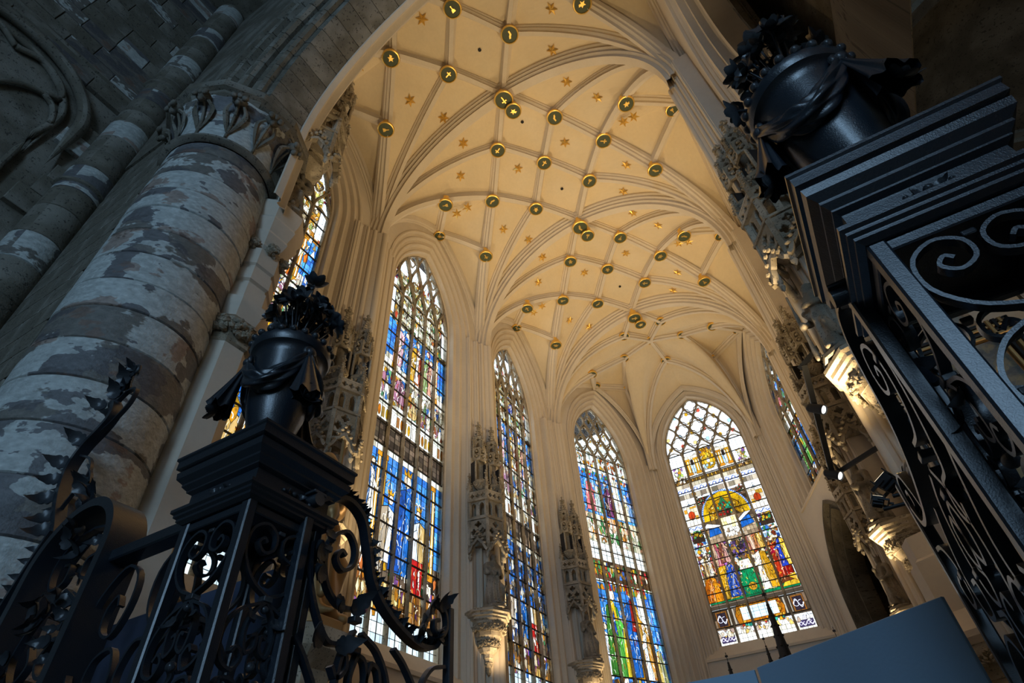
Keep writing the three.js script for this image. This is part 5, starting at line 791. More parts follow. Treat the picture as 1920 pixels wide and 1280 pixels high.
// gilded wooden figure on the pier behind the left grille
statue(2, 'tall gilded wooden saint seen through the scrolls of the left black grille', P(-6.6, 2.55, 5.75), Math.PI / 2 + 0.4, 2.1, std({ color: new THREE.Color().setRGB(0.34, 0.2, 0.075), roughness: 0.45, metalness: 0.35 }));
mesh('figure_pedestal', octo([[0, 0], [0.8, 0], [0.8, 0.3], [0.6, 0.4], [0.6, 3.7], [0.8, 3.9], [0.8, 4.15], [0, 4.15]]), M.carved, scene, { label: 'stone pedestal under the gilded wooden saint behind the left grille', category: 'pedestal' }).position.copy(P(-6.6, -EYE, 5.75));

// ledge with a carved band below the bracket of the second right-hand pier
{
  const g = group('pier_ledge', scene, STRUCT); g.position.copy(P(1.62, -EYE, 11.3)); g.rotation.y = -0.95;
  mesh('block', octo([[0.2, 4.1], [0.5, 4.1], [0.5, 4.9], [0.44, 4.95], [0.44, 5.3], [0.2, 5.3]], 0), M.wall, g);
  mesh('ledge', octo([[0.2, 3.62], [0.78, 3.62], [0.84, 3.7], [0.84, 3.78], [0.62, 3.98], [0.5, 4.12], [0.2, 4.12]], 0), M.wall, g);
  mesh('carved_band', merge([octo([[0.2, 3.2], [0.7, 3.2], [0.76, 3.62], [0.2, 3.62]], 0), foliage(0.74, 3.42, 22, 1.6)]), M.carved, g);
  mesh('shaft', octo([[0.2, 0], [0.6, 0], [0.6, 3.2], [0.2, 3.2]], 0), M.wall, g);
}
// ---------------------------------------------------------------- black ironwork: gate posts, urns, panels
const flat = (pts, z = 0, n = 36, w = 0.036, t = 0.015, normal = V3(0, 0, 1)) => sweep(catmull(pts.map(([x, y]) => V3(x, y, z)), n), [[-t / 2, -w / 2], [t / 2, -w / 2], [t / 2, w / 2], [-t / 2, w / 2]], { up: normal, closed: true, crease: 0.5 });
const mir = (pts) => pts.map(([x, y]) => [-x, y]);
const sq = (prof) => boxUV(toCreasedNormals(tf(new THREE.LatheGeometry(prof.map(([a, b]) => V2(Math.max(a, 1e-4) * Math.SQRT2, b)), 4), 0, 0, 0, 0, Math.PI / 4, 0), 0.3), 1);
// acanthus leaf: ragged outline, bent along its length
function leafGeo(L = 0.16, W = 0.05, curl = 1.6, lobes = 4) {
  const rows = 14, f = (u, v) => { const t = v, w = W * Math.sin(Math.PI * Math.min(1, 0.12 + t * 0.9)) * (0.72 + 0.28 * Math.abs(Math.sin(t * lobes * Math.PI))), a = curl * t * t, x = (u - 0.5) * 2 * w; return V3(x, L * Math.sin(a || 1e-4) / (curl || 1) * (t ? 1 : 1) + (curl ? L * (t - Math.sin(a) / curl) * 0.55 : L * t), L * (1 - Math.cos(a)) / (curl || 1) + 0.25 * Math.abs(x)); };
  const a = gridGeo(4, rows, f), b = gridGeo(4, rows, (u, v) => f(1 - u, v).add(V3(0, 0, -0.008)));
  return merge([a, b]);
}
const leafA = leafGeo(0.17, 0.055, 1.7, 4), leafB = leafGeo(0.12, 0.04, 2.4, 3);
const collar = (x, y, z = 0, s = 1) => tf(new RoundedBoxGeometry(0.055 * s, 0.03 * s, 0.05 * s, 1, 0.006), x, y, z);
const bead = (x, y, z, r) => tf(new THREE.IcosahedronGeometry(r, 2), x, y, z);
const HEART = [[0, -0.38], [-0.12, -0.32], [-0.2, -0.2], [-0.185, -0.07], [-0.1, -0.018], [-0.03, -0.06], [-0.03, -0.14], [-0.09, -0.172], [-0.132, -0.13], [-0.105, -0.098], [-0.083, -0.118]];
const TEAR = [[0, -0.4], [-0.055, -0.46], [-0.085, -0.56], [-0.06, -0.65], [-0.015, -0.62], [-0.02, -0.56], [-0.045, -0.57]];
const ESS = [[-0.02, -0.41], [-0.14, -0.47], [-0.205, -0.58], [-0.185, -0.7], [-0.11, -0.73], [-0.075, -0.67], [-0.11, -0.63], [-0.135, -0.66]];
const LOW = [[0, -0.98], [-0.1, -0.95], [-0.19, -0.86], [-0.16, -0.77], [-0.08, -0.78], [-0.07, -0.85], [-0.115, -0.87]];
const scrollGeos = [HEART, TEAR, ESS, LOW].flatMap((p) => [flat(p), flat(mir(p))]);
const collarGeos = [collar(0, -0.39), collar(0, -0.97), collar(0, -0.04, 0, 0.8), bead(0, -0.44, 0.01, 0.02), bead(0, -0.7, 0, 0.025)];
function grilleFace(parent, px, pz, turn, y0, units) {   // one openwork side of a post
  for (let k = 0; k < units; k++) {
    const dy = y0 - k * 0.98, place = (m) => { m.position.set(px, dy, pz); m.rotation.y = turn; return m; };
    for (const g of scrollGeos) place(mesh('scroll', g, M.iron, parent));
    for (const [i, g] of collarGeos.entries()) place(mesh(i < 3 ? 'collar' : 'knop', g, M.iron, parent));
    for (const [x, y, a] of [[-0.06, -0.47, 2.6], [0.06, -0.47, -2.6], [-0.12, -0.8, 2.2], [0.12, -0.8, -2.2]]) { const l = place(mesh('acanthus_leaf', leafB, M.iron, parent)); l.position.add(V3(x, y, 0.015).applyAxisAngle(V3(0, 1, 0), turn)); l.rotateZ(a); l.scale.setScalar(0.8); }
  }
}
const CORN = [[0, 1.58], [0.275, 1.58], [0.30, 1.595], [0.30, 1.61], [0.315, 1.62], [0.315, 1.635], [0.33, 1.645], [0.33, 1.665], [0.275, 1.67], [0.275, 1.765], [0.30, 1.78], [0.30, 1.79], [0.325, 1.815], [0.325, 1.83], [0.355, 1.86], [0.36, 1.90], [0.345, 1.905], [0.345, 1.915], [0.37, 1.925], [0.37, 1.975], [0.38, 1.985], [0.38, 2.0], [0.33, 2.02], [0.32, 2.03], [0, 2.03]];
function gatePost(label, x, z) {
  const t = thing('gate_post', label, 'gate post', P(x, -EYE, z)), y = (h) => h + EYE;
  mesh('cornice', tf(sq(CORN), 0, EYE, 0), M.iron, t);
  for (const [a, r] of [[0, 0], [Math.PI / 2, 0], [Math.PI, 0], [-Math.PI / 2, 0]]) { const o = mesh('frieze_ornament', merge([bead(0, 0, 0, 0.018), ...[-1, 1].flatMap((s) => [tf(leafB.clone(), s * 0.02, 0, 0, 0, 0, -s * 1.57, 0.5), bead(s * 0.075, 0, 0, 0.011)])]), M.iron, t); o.position.set(Math.sin(a) * 0.28, y(1.715), Math.cos(a) * 0.28); o.rotation.y = a; void r; }
  const stile = boxUV(chamfer(0.062, y(1.58), 0.062, 0.008));
  for (const sx of [-1, 1]) for (const sz of [-1, 1]) { mesh('stile', stile, M.iron, t).position.set(sx * 0.242, y(1.58) / 2, sz * 0.242); }
  for (const h of [1.55, -1.45]) for (const a of [0, 1]) for (const s of [-1, 1]) { const r = mesh('rail', boxUV(chamfer(0.43, 0.05, 0.045, 0.006)), M.iron, t); r.position.set(a ? s * 0.242 : 0, y(h), a ? 0 : s * 0.242); r.rotation.y = a * Math.PI / 2; }
  for (let k = 0; k < 4; k++) { const a = k * Math.PI / 2; grilleFace(t, Math.sin(a) * 0.242, Math.cos(a) * 0.242, a, y(1.52), 3); }
  mesh('post_base', tf(sq([[0, 0], [0.36, 0], [0.36, 0.18], [0.32, 0.22], [0.29, 0.24], [0, 0.24]]), 0, 0, 0), M.iron, t);
  return t;
}
gatePost('square black iron gate post with scrollwork left of centre, in front of the round column', -2.805, 2.02);
gatePost('square black iron gate post with scrollwork at the right edge, seen steeply from below', 0.83, 2.03);
// urn with drapery swags and iron flowers
const twist = (a0, a1) => { const pts = []; for (let i = 0; i <= 32; i++) { const t = i / 32, a = a0 + (a1 - a0) * t, d = Math.sin(Math.PI * t), y = 0.80 - 0.30 * d; const r = 0.235 + 0.03 - 0.02 * d; pts.push(V3(Math.sin(a) * r, y, Math.cos(a) * r)); } return pts; };
function swag(a0, a1) {   // a thick roll of cloth, twisted, tapering to its knots
  const pts = twist(a0, a1), n = pts.length, m = 36, fr = pts.map((p, i) => { const t = pts[Math.min(i + 1, n - 1)].clone().sub(pts[Math.max(i - 1, 0)]).normalize(), o = V3(p.x, 0, p.z).normalize(), u = new THREE.Vector3().crossVectors(t, o).normalize(); return [o, u]; });
  return gridGeo(m, n - 1, (u, v) => { const i = Math.round(v * (n - 1)), th = u * Math.PI * 2, w = 0.026 + 0.04 * Math.sin(Math.PI * v), r = w * (1 + 0.3 * Math.sin(th * 4 + v * 11) + 0.12 * Math.sin(th * 9 - v * 14)); return pts[i].clone().addScaledVector(fr[i][0], Math.cos(th) * r * 0.8).addScaledVector(fr[i][1], Math.sin(th) * r); }, (u, v) => [u * 0.4, v * 0.6]);
}
const tasselGeo = gridGeo(28, 10, (u, v) => { const th = u * Math.PI * 2, w = 0.02 + 0.085 * Math.pow(v, 1.3), r = w * (1 + 0.2 * Math.sin(th * 6 + v)); return V3(Math.cos(th) * r, -0.44 * v + (v > 0.95 ? 0.02 * Math.sin(th * 6) : 0), Math.sin(th) * r * 0.7); });
const petal = (L, W, c) => gridGeo(3, 5, (u, v) => { const w = W * Math.sin(Math.PI * (0.15 + 0.8 * v)), x = (u - 0.5) * 2 * w; return V3(x, L * v * Math.cos(c * v) , L * v * Math.sin(c * v) + 0.6 * Math.abs(x) * v); });
const flowerGeo = [0, 1].map((k) => merge([...Array.from({ length: 6 }, (_, i) => tf(petal(0.1, 0.036, 0.2 + k * 0.35), 0, 0, 0, 0, 0, i * Math.PI / 3)), ...Array.from({ length: 5 }, (_, i) => tf(petal(0.065, 0.028, 0.9), 0, 0, 0, 0, 0, i * Math.PI / 2.5 + 0.3)), tf(new THREE.IcosahedronGeometry(0.017, 1), 0, 0, 0.02)]));
function urn(label, p, turn, fl) {
  const t = thing('urn', label, 'urn', p, turn);
  mesh('body', boxUV(lathe([[0, 0], [0.175, 0], [0.18, 0.03], [0.165, 0.05], [0.13, 0.07], [0.115, 0.12], [0.125, 0.17], [0.145, 0.19], [0.152, 0.205], [0.145, 0.22], [0.165, 0.28], [0.19, 0.38], [0.207, 0.5], [0.22, 0.66], [0.23, 0.8], [0.238, 0.85], [0.255, 0.865], [0.275, 0.875], [0.285, 0.9], [0.29, 0.94], [0.275, 0.965], [0.22, 0.975], [0.14, 0.985], [0.12, 1.0], [0.1, 1.0], [0.09, 1.02], [0, 1.02]], 56)), M.iron, t);
  for (let k = 0; k < 22; k++) { const a = k / 22 * 6.2832; mesh('bead', k ? t.getObjectByName('bead').geometry : new THREE.IcosahedronGeometry(0.027, 2), M.iron, t).position.set(Math.sin(a) * 0.285, 0.962, Math.cos(a) * 0.285); }
  for (let k = 0; k < 3; k++) {
    const a = k * 2.0944; mesh('swag', swag(a, a + 2.0944), M.iron, t);
    mesh('knot', merge([tf(new THREE.TorusGeometry(0.035, 0.018, 8, 14), Math.sin(a) * 0.262, 0.81, Math.cos(a) * 0.262, 0, a, 0), bead(Math.sin(a) * 0.27, 0.8, Math.cos(a) * 0.27, 0.038)]), M.iron, t);
    const ts = mesh('tassel', tasselGeo, M.iron, t); ts.position.set(Math.sin(a) * 0.27, 0.79, Math.cos(a) * 0.27); ts.rotation.y = a; ts.rotateX(-0.2);
    mesh('tassel_flower', flowerGeo[1], M.iron, ts).position.set(0, -0.44, 0);
  }
  seed_ = fl;
  for (let i = 0; i < 26; i++) {
    const el = [1.45, 1.1, 1.1, 1.1, 0.75, 0.75, 0.75, 0.75, 0.75, 0.42, 0.42, 0.42, 0.42, 0.42, 0.42, 0.15, 0.15, 0.15, 0.15, 0.9, 0.9, 0.6, 0.6, 1.2, 0.3, 0.3][i] + rr(-0.1, 0.1), az = i * 2.4 + rr(-0.3, 0.3), R = rr(0.2, 0.27) + (i % 6 === 0 ? 0.08 : 0), d = V3(Math.cos(el) * Math.sin(az), Math.sin(el), Math.cos(el) * Math.cos(az)), q = V3(d.x * R * 0.85, 1.2 + d.y * R * 1.55, d.z * R * 0.85);
    const st = mesh('flower_stem', tube(catmull([V3(q.x * 0.15, 0.98, q.z * 0.15), V3(q.x * 0.4, 1.1, q.z * 0.4), q], 8), 0.008, 6), M.iron, t);
    const f = mesh('flower', flowerGeo[Math.floor(rnd() * 2)], M.iron, st); f.position.copy(q); f.quaternion.setFromUnitVectors(V3(0, 0, 1), d); f.rotateZ(rr(0, 3)); f.scale.setScalar(rr(0.9, 1.25));
    for (let k = 0; k < 3; k++) { const l = mesh('leaf', leafB, M.iron, st); l.position.set(q.x * (0.5 + 0.2 * k), 1.1 + (q.y - 1.1) * (0.45 + 0.22 * k), q.z * (0.5 + 0.2 * k)); l.rotation.set(rr(-0.8, 0.8), rr(0, 6.28), rr(-1, 1)); l.scale.setScalar(0.7); }
  }
  return t;
}
urn('black iron urn with swags and iron flowers on the left gate post', P(-2.88, 2.03, 2.0), 1.4, 3);
urn('black iron urn with swags and iron flowers on the right gate post', P(0.84, 2.03, 2.03), 0.65, 8);
// side wings that sweep down from each post into the chapel
const WINGTOP = [[-0.12, 1.74], [0.0, 1.82], [0.14, 1.86], [0.28, 1.80], [0.37, 1.62], [0.44, 1.44], [0.56, 1.32], [0.76, 1.22], [0.96, 1.17], [1.12, 1.2], [1.2, 1.32]];
const collarW = collar(0, 0, 0, 1.2);
function wing(label, x, z, flip) {
  const t = thing('gate_wing', label, 'iron gate', P(x, -EYE, z), Math.PI / 2), Y = (pts) => pts.map(([a, b]) => [a, b + EYE]);
  const bar = (name, pts, w = 0.05, th = 0.02, n = 48) => mesh(name, flat(Y(pts), 0, n, w, th), M.iron, t);
  bar('top_rail', WINGTOP, 0.07, 0.03, 60);
  const st = boxUV(chamfer(0.065, 3.3, 0.065, 0.008)); mesh('stile', st, M.iron, t).position.set(-0.16, 1.65, 0);
  mesh('stile_cap', merge([tf(new THREE.CylinderGeometry(0.04, 0.04, 0.16, 14), -0.16, 3.32, 0, Math.PI / 2), box(0.1, 0.02, 0.16, -0.16, 3.36, 0, 0.006)]), M.iron, t);
  mesh('stile', boxUV(chamfer(0.06, 3.1, 0.06, 0.008)), M.iron, t).position.set(1.3, 1.55, 0);
  for (const h of [0.3, -1.3]) mesh('rail', boxUV(chamfer(1.42, 0.055, 0.05, 0.006)), M.iron, t).position.set(0.57, h + EYE, 0);
  const S = [
    [[0.34, 1.24], [0.2, 1.22], [0.07, 1.3], [0.02, 1.46], [0.07, 1.6], [0.18, 1.66], [0.26, 1.58], [0.25, 1.47], [0.17, 1.42], [0.11, 1.47], [0.14, 1.53], [0.18, 1.51]],
    [[-0.1, 1.5], [-0.06, 1.3], [0.04, 1.12], [0.14, 1.02], [0.26, 1.02], [0.3, 0.92], [0.24, 0.86], [0.19, 0.91]],
    [[0.34, 1.12], [0.26, 0.98], [0.24, 0.8], [0.3, 0.62], [0.4, 0.5], [0.52, 0.52], [0.54, 0.62], [0.46, 0.66], [0.42, 0.6]],
    [[0.4, 1.12], [0.55, 1.05], [0.66, 0.9], [0.66, 0.72], [0.58, 0.66], [0.52, 0.74], [0.58, 0.8]],
    [[0.38, 1.0], [0.34, 0.86], [0.4, 0.76], [0.47, 0.84], [0.44, 0.98], [0.38, 1.0]], [[0.5, 0.98], [0.47, 0.86], [0.53, 0.78], [0.59, 0.86], [0.56, 0.96], [0.5, 0.98]],
    [[0.7, 1.1], [0.82, 1.02], [0.95, 0.86], [0.92, 0.7], [0.8, 0.68], [0.78, 0.8], [0.86, 0.82]], [[1.24, 1.1], [1.1, 1.06], [1.0, 0.94], [1.04, 0.8], [1.14, 0.8], [1.16, 0.9], [1.1, 0.92]],
    [[0.96, 1.18], [1.02, 1.34], [1.12, 1.47], [1.23, 1.46], [1.26, 1.36], [1.2, 1.28], [1.12, 1.3], [1.12, 1.37], [1.17, 1.38]],
    [[-0.1, 1.0], [0.0, 0.9], [0.12, 0.72], [0.1, 0.52], [0.0, 0.46], [-0.05, 0.56], [0.02, 0.62]], [[0.2, 0.34], [0.14, 0.5], [0.2, 0.64], [0.3, 0.6], [0.28, 0.5]], [[1.24, 0.36], [1.1, 0.42], [0.98, 0.56], [0.84, 0.6], [0.74, 0.5], [0.8, 0.4], [0.88, 0.46]], [[0.6, 0.34], [0.66, 0.5], [0.6, 0.62], [0.72, 0.66]],
  ];
  for (const s of S) bar('scroll', s, 0.045, 0.022, 40);
  for (let k = 0; k < 11; k++) bar('baluster', [[-0.04 + k * 0.125, 0.28], [-0.04 + k * 0.125, -1.28]], 0.024, 0.024, 2);
  for (const [a, b] of [[0.34, 1.18], [0.36, 1.02], [0.66, 0.8], [0.02, 1.5], [1.0, 0.9], [0.12, 0.6]]) mesh('collar', collarW, M.iron, t).position.set(a, b + EYE, 0);
  // acanthus growing along the rail
  seed_ = 17; const c = catmull(Y(WINGTOP).map(([a, b]) => V3(a, b, 0)), 72);
  for (let k = 1; k < 71; k++) for (const s of [-1, 1]) { const l = mesh('acanthus_leaf', k % 2 ? leafA : leafB, M.iron, t), d = c[k + 1].clone().sub(c[k - 1]), a = Math.atan2(d.y, d.x); l.position.copy(c[k]).add(V3(0, 0, s * 0.012)); l.rotation.set(0, s > 0 ? 0.5 : -0.5, a - 0.5 + rr(-0.5, 0.5)); l.scale.setScalar(rr(0.4, 0.62)); }
  for (const [a, b, r, sc] of [[0.22, 1.24, 1.9, 1], [0.3, 1.2, -0.5, 1.1], [1.1, 1.42, 1.3, 0.9], [1.2, 1.44, 0.4, 0.9], [1.02, 1.34, 1.8, 0.9], [1.06, 1.28, 2.3, 0.8], [1.14, 1.46, 0.9, 0.8], [0.98, 1.22, 1.2, 0.9], [1.18, 1.3, 2.8, 0.8], [0.04, 1.62, 2.6, 1], [0.1, 1.0, 1.2, 1.1], [0.2, 1.0, -1.2, 1], [0.02, 1.46, 1.6, 1.2], [0.04, 1.36, 1.8, 1.2], [0.4, 0.52, 2.2, 1], [0.92, 0.72, -2, 1], [1.22, 1.48, -0.5, 0.8]]) { const l = mesh('acanthus_leaf', leafA, M.iron, t); l.position.set(a, b + EYE, 0.02); l.rotation.z = r; l.scale.setScalar(sc); }
  void flip; return t;
}
wing('black iron wing with leafy scrolls sweeping down from the left gate post', -2.53, 2.31, 0);
wing('black iron wing with leafy scrolls along the left side of the right gate post', 0.53, 2.31, 1);
// low panel between the left post and the column, with a round-headed pier and a tall leafy finial
{
  const t = thing('iron_grille', 'dark iron grille with oval scrolls and a round-headed end beside the column', 'iron gate', P(-3.1, -EYE, 2.0)), Y = (pts) => pts.map(([a, b]) => [a, b + EYE]);
  const bar = (name, pts, w = 0.04, th = 0.018, n = 40, z = 0) => mesh(name, flat(Y(pts), z, n, w, th), M.iron, t);
  mesh('rail', boxUV(tf(chamfer(1.1, 0.085, 0.13, 0.01), -0.52, 1.75 + EYE, 0)), M.iron, t); mesh('rail', boxUV(tf(chamfer(1.1, 0.05, 0.06, 0.01), -0.52, 0.75 + EYE, 0)), M.iron, t);
  for (const [cx, s] of [[-0.82, 1], [-0.28, -1]]) { bar('scroll', [[-0.02, 0.8], [-0.16, 0.95], [-0.24, 1.2], [-0.18, 1.48], [0.0, 1.64], [0.15, 1.55], [0.17, 1.35], [0.08, 1.2], [-0.03, 1.25], [-0.05, 1.38], [0.02, 1.45], [0.06, 1.38]].map(([a, b]) => [cx + a * s, b])); bar('scroll', [[0.2, 0.8], [0.24, 0.98], [0.16, 1.12], [0.02, 1.08], [0.0, 0.96], [0.08, 0.93]].map(([a, b]) => [cx + a * s, b])); }
  for (let k = 0; k < 9; k++) bar('baluster', [[-0.06 - k * 0.115, 0.74], [-0.06 - k * 0.115, -1.5]], 0.026, 0.026, 2);
  const A = []; for (let i = 0; i <= 28; i++) { const a = Math.PI * i / 28; A.push([-1.5 - 0.45 * Math.cos(a), 1.8 + 0.45 * Math.sin(a)]); }
  const frame = [[-1.95, -1.5], [-1.95, 0.6], [-1.95, 1.6], ...A, [-1.05, 1.6], [-1.05, 0.6], [-1.05, -1.5]];
  mesh('arched_frame', sweep(Y(frame).map(([a, b]) => V3(a, b, 0)), rectProf(0.07, 0.26), { up: V3(0, 0, 1), closed: true }), M.iron, t);
  const inner = [[[-1.5, 2.1], [-1.7, 2.05], [-1.82, 1.88], [-1.74, 1.7], [-1.6, 1.72], [-1.6, 1.84], [-1.68, 1.86]], [[-1.5, 1.65], [-1.72, 1.5], [-1.8, 1.25], [-1.66, 1.08], [-1.55, 1.18], [-1.62, 1.3]], [[-1.5, 1.0], [-1.7, 0.9], [-1.78, 0.7], [-1.66, 0.56], [-1.56, 0.66]], [[-1.85, 1.05], [-1.7, 1.0], [-1.5, 0.8], [-1.45, 0.5], [-1.6, 0.4]]];
  for (const p of inner) { bar('scroll', p, 0.045, 0.02); bar('scroll', p.map(([a, b]) => [-3.0 - a, b]), 0.045, 0.02); }
  seed_ = 23; for (let k = 0; k < 46; k++) { const l = mesh('acanthus_leaf', k % 2 ? leafA : leafB, M.iron, t); const y = rr(0.5, 2.1); l.position.set(-1.5 + rr(-0.34, 0.34) * (y > 1.9 ? 0.5 : 1), y + EYE, rr(-0.02, 0.08)); l.rotation.set(rr(-0.3, 0.3), rr(-0.6, 0.6), rr(-3, 3)); l.scale.setScalar(rr(0.7, 1.25)); }
  // leaning outer scroll on the left flank
  bar('scroll', [[-2.02, 2.2], [-2.12, 1.9], [-2.2, 1.6], [-2.32, 1.2], [-2.34, 0.6]], 0.2, 0.03, 30); for (let k = 0; k < 14; k++) { const l = mesh('acanthus_leaf', leafA, M.iron, t); l.position.set(-2.05 - 0.02 * k, 2.1 - 0.12 * k + EYE, 0.03); l.rotation.z = 1.2 + rr(-0.5, 0.5); }
  // finial
  bar('finial_scroll', [[-1.98, 1.95], [-2.12, 2.25], [-2.3, 2.5], [-2.44, 2.75], [-2.5, 3.0], [-2.42, 3.18], [-2.28, 3.3], [-2.2, 3.42], [-2.24, 3.55], [-2.3, 3.62]], 0.1, 0.05, 50); bar('finial_scroll', [[-2.36, 3.24], [-2.16, 3.34], [-2.0, 3.5], [-2.0, 3.66], [-2.16, 3.7], [-2.3, 3.6]], 0.04, 0.022); bar('finial_scroll', [[-2.44, 3.08], [-2.2, 2.95], [-2.1, 2.78], [-2.2, 2.62], [-2.28, 2.45], [-2.18, 2.28], [-2.0, 2.3], [-1.9, 2.4]], 0.03, 0.018); bar('finial_scroll', [[-2.2, 2.9], [-2.05, 2.75], [-1.98, 2.6], [-2.04, 2.48], [-1.96, 2.42]], 0.026, 0.016);
  for (const [a, b, r, s] of [[-2.3, 3.66, 0.3, 1.3], [-2.34, 3.72, -0.6, 1.2], [-2.26, 3.8, 0.2, 1.4], [-2.28, 3.9, -0.2, 1.2], [-2.22, 3.98, 0.5, 0.9], [-2.4, 3.6, 1.2, 1.2], [-2.44, 3.2, 1.0, 1.3], [-2.5, 3.0, 1.4, 1.3], [-2.48, 2.85, 1.8, 1.2], [-2.4, 2.65, 1.9, 1.3], [-2.26, 2.45, 2.2, 1.2], [-2.16, 2.3, 2.0, 1.2], [-1.9, 2.42, -0.6, 1.3], [-1.94, 2.5, 0.4, 1.3], [-1.86, 2.36, -1.2, 1.2], [-1.96, 2.6, 0.9, 1.0]]) for (const q of [-1, 1]) { const l = mesh('finial_leaf', leafA, M.iron, t); l.position.set(a, b + EYE, q * 0.03); l.rotation.set(0, q * 0.5, r); l.scale.setScalar(s); }
  mesh('finial_volute', merge([tf(new THREE.TorusGeometry(0.05, 0.022, 8, 18), -2.24, 4.02 + EYE, 0), bead(-2.24, 4.02 + EYE, 0, 0.028), bead(-2.3, 3.6 + EYE, 0, 0.06), bead(-1.9, 2.42 + EYE, 0, 0.06), bead(-2.3, 3.85 + EYE, 0, 0.06)].map(norm)), M.iron, t);
}
// blue-grey partition boards
M.board = std({ color: new THREE.Color().setRGB(0.20, 0.30, 0.40), roughness: 0.55, bumpMap: rep(grain, 1), bumpScale: 0.001 });
function boardThing(label, a, b, h, mat = M.board) {
  const L = Math.hypot(b[0] - a[0], b[1] - a[1]), t = thing('partition_board', label, 'partition', P((a[0] + b[0]) / 2, -EYE, (a[1] + b[1]) / 2), Math.atan2(b[1] - a[1], b[0] - a[0]));
  mesh('panel', boxUV(tf(chamfer(L, h + EYE - 0.05, 0.035, 0.004), 0, (h + EYE) / 2 + 0.02, 0)), mat, t); for (const s of [-1, 1]) mesh('foot', boxUV(tf(chamfer(0.06, 0.05, 0.5, 0.006), s * (L / 2 - 0.25), 0.025, 0)), M.lampBody, t);
}
boardThing('large plain blue-grey partition board at the lower right, its top edge rising to the right', [-0.67, 4.6], [0.46, 3.85], 0.97);
boardThing('small end of a blue-grey partition board at the bottom edge, left of the large one', [-1.9, 4.62], [-0.70, 4.62], 0.965);
boardThing('dark blue partition board standing behind the bars of the left iron panel', [-5.3, 2.75], [-3.3, 2.75], 1.75, std({ color: new THREE.Color().setRGB(0.035, 0.05, 0.09), roughness: 0.6 }));
// ---------------------------------------------------------------- lamps of the chapel
M.lampGlass = std({ color: 0x222222, emissive: new THREE.Color(1, 0.85, 0.6), emissiveIntensity: 1.5, roughness: 0.4 });
M.spotGlass = std({ color: 0x222222, emissive: new THREE.Color(1, 0.97, 0.9), emissiveIntensity: 2.2, roughness: 0.4 });
M.lampBody.color.setRGB(0.012, 0.013, 0.015);
const lampBody = mergeGeometries([norm(tf(new RoundedBoxGeometry(0.34, 0.26, 0.16, 1, 0.02), 0, 0, -0.09)), ...[-0.1, 0, 0.1].map((x) => norm(box(0.02, 0.22, 0.06, x, 0, -0.19))), norm(box(0.38, 0.02, 0.14, 0, 0.14, -0.03)), norm(box(0.38, 0.02, 0.14, 0, -0.14, -0.03))]);
const lampYoke = mergeGeometries([norm(box(0.42, 0.03, 0.05, 0, -0.24, -0.1)), norm(box(0.02, 0.26, 0.05, 0.2, -0.12, -0.1)), norm(box(0.02, 0.26, 0.05, -0.2, -0.12, -0.1)), norm(box(0.05, 0.12, 0.05, 0, -0.3, -0.1))]);
const spotAt = (p, aim, cd, angle, color, pen, name, r = 5) => { const s = new THREE.SpotLight(color, cd, 0, angle, pen, 2); s.name = name; s.position.copy(p); s.target.position.copy(aim); s.castShadow = true; s.shadow.radius = r; scene.add(s, s.target); };
function floodlight(p, aim, candela, angle, label, arm, color = WARM, penumbra = 0.9, size = 0.62) {
  const t = thing('floodlight', label, 'lamp', p);
  const head = group('lamp_head', t); head.lookAt(aim); head.scale.setScalar(size);   // +z looks at the aim
  mesh('housing', lampBody, M.lampBody, head); mesh('yoke', lampYoke, M.lampBody, head); mesh('lamp_glass', box(0.3, 0.22, 0.01, 0, 0, -0.008), M.lampGlass, head);
  mesh('wall_arm', tube([V3(0, -0.32 * size, 0), V3(arm, -0.32 * size, 0)], 0.02, 8, { up: V3(0, 0, 1) }), M.lampBody, t);
  spotAt(p.clone().addScaledVector(aim.clone().sub(p).normalize(), 0.06), aim, candela, angle, color, penumbra, 'flood_light');
}
const ORD = ['first', 'second', 'third'];
for (const [s, k, cd, ax, ah, az] of FLOODS) floodlight(P(WX(s) - s * 0.9, s > 0 ? 2.85 : 2.3, zb(k) - (s > 0 ? 0.48 : -0.35)), P(ax, ah, az), cd, 0.8, `black floodlight on the ${s < 0 ? 'left' : 'right'} wall below the ${ORD[k]} statue bracket`, s > 0 ? 0.95 : -0.6);
// small warm uplights under the brackets
for (const [s, k] of [[-1, 0], [-1, 1], [-1, 2], [1, 0], [1, 1], [1, 2]]) { const p = P(s < 0 ? -6.85 : 0.72, 2.7, zb(k) - 0.42); floodlight(p, P(s < 0 ? -7.6 : 1.5, 4.5, zb(k) - 0.3), s < 0 ? 22 : 7, 0.36, `small black uplight under the ${ORD[k]} statue bracket on the ${s < 0 ? 'left' : 'right'} wall`, s > 0 ? 1.06 : -0.7, new THREE.Color(1, 0.72, 0.4), 0.9, 0.4); }
// a low lamp on the floor of the side aisle
floodlight(P(5.6, -EYE + 0.32, 3.2), P(5.6, 11, 7.4), 42, 0.9, 'small black floodlight standing on the side aisle floor behind the right gate post', 0.01, new THREE.Color(1, 0.8, 0.55), 0.9, 0.8);
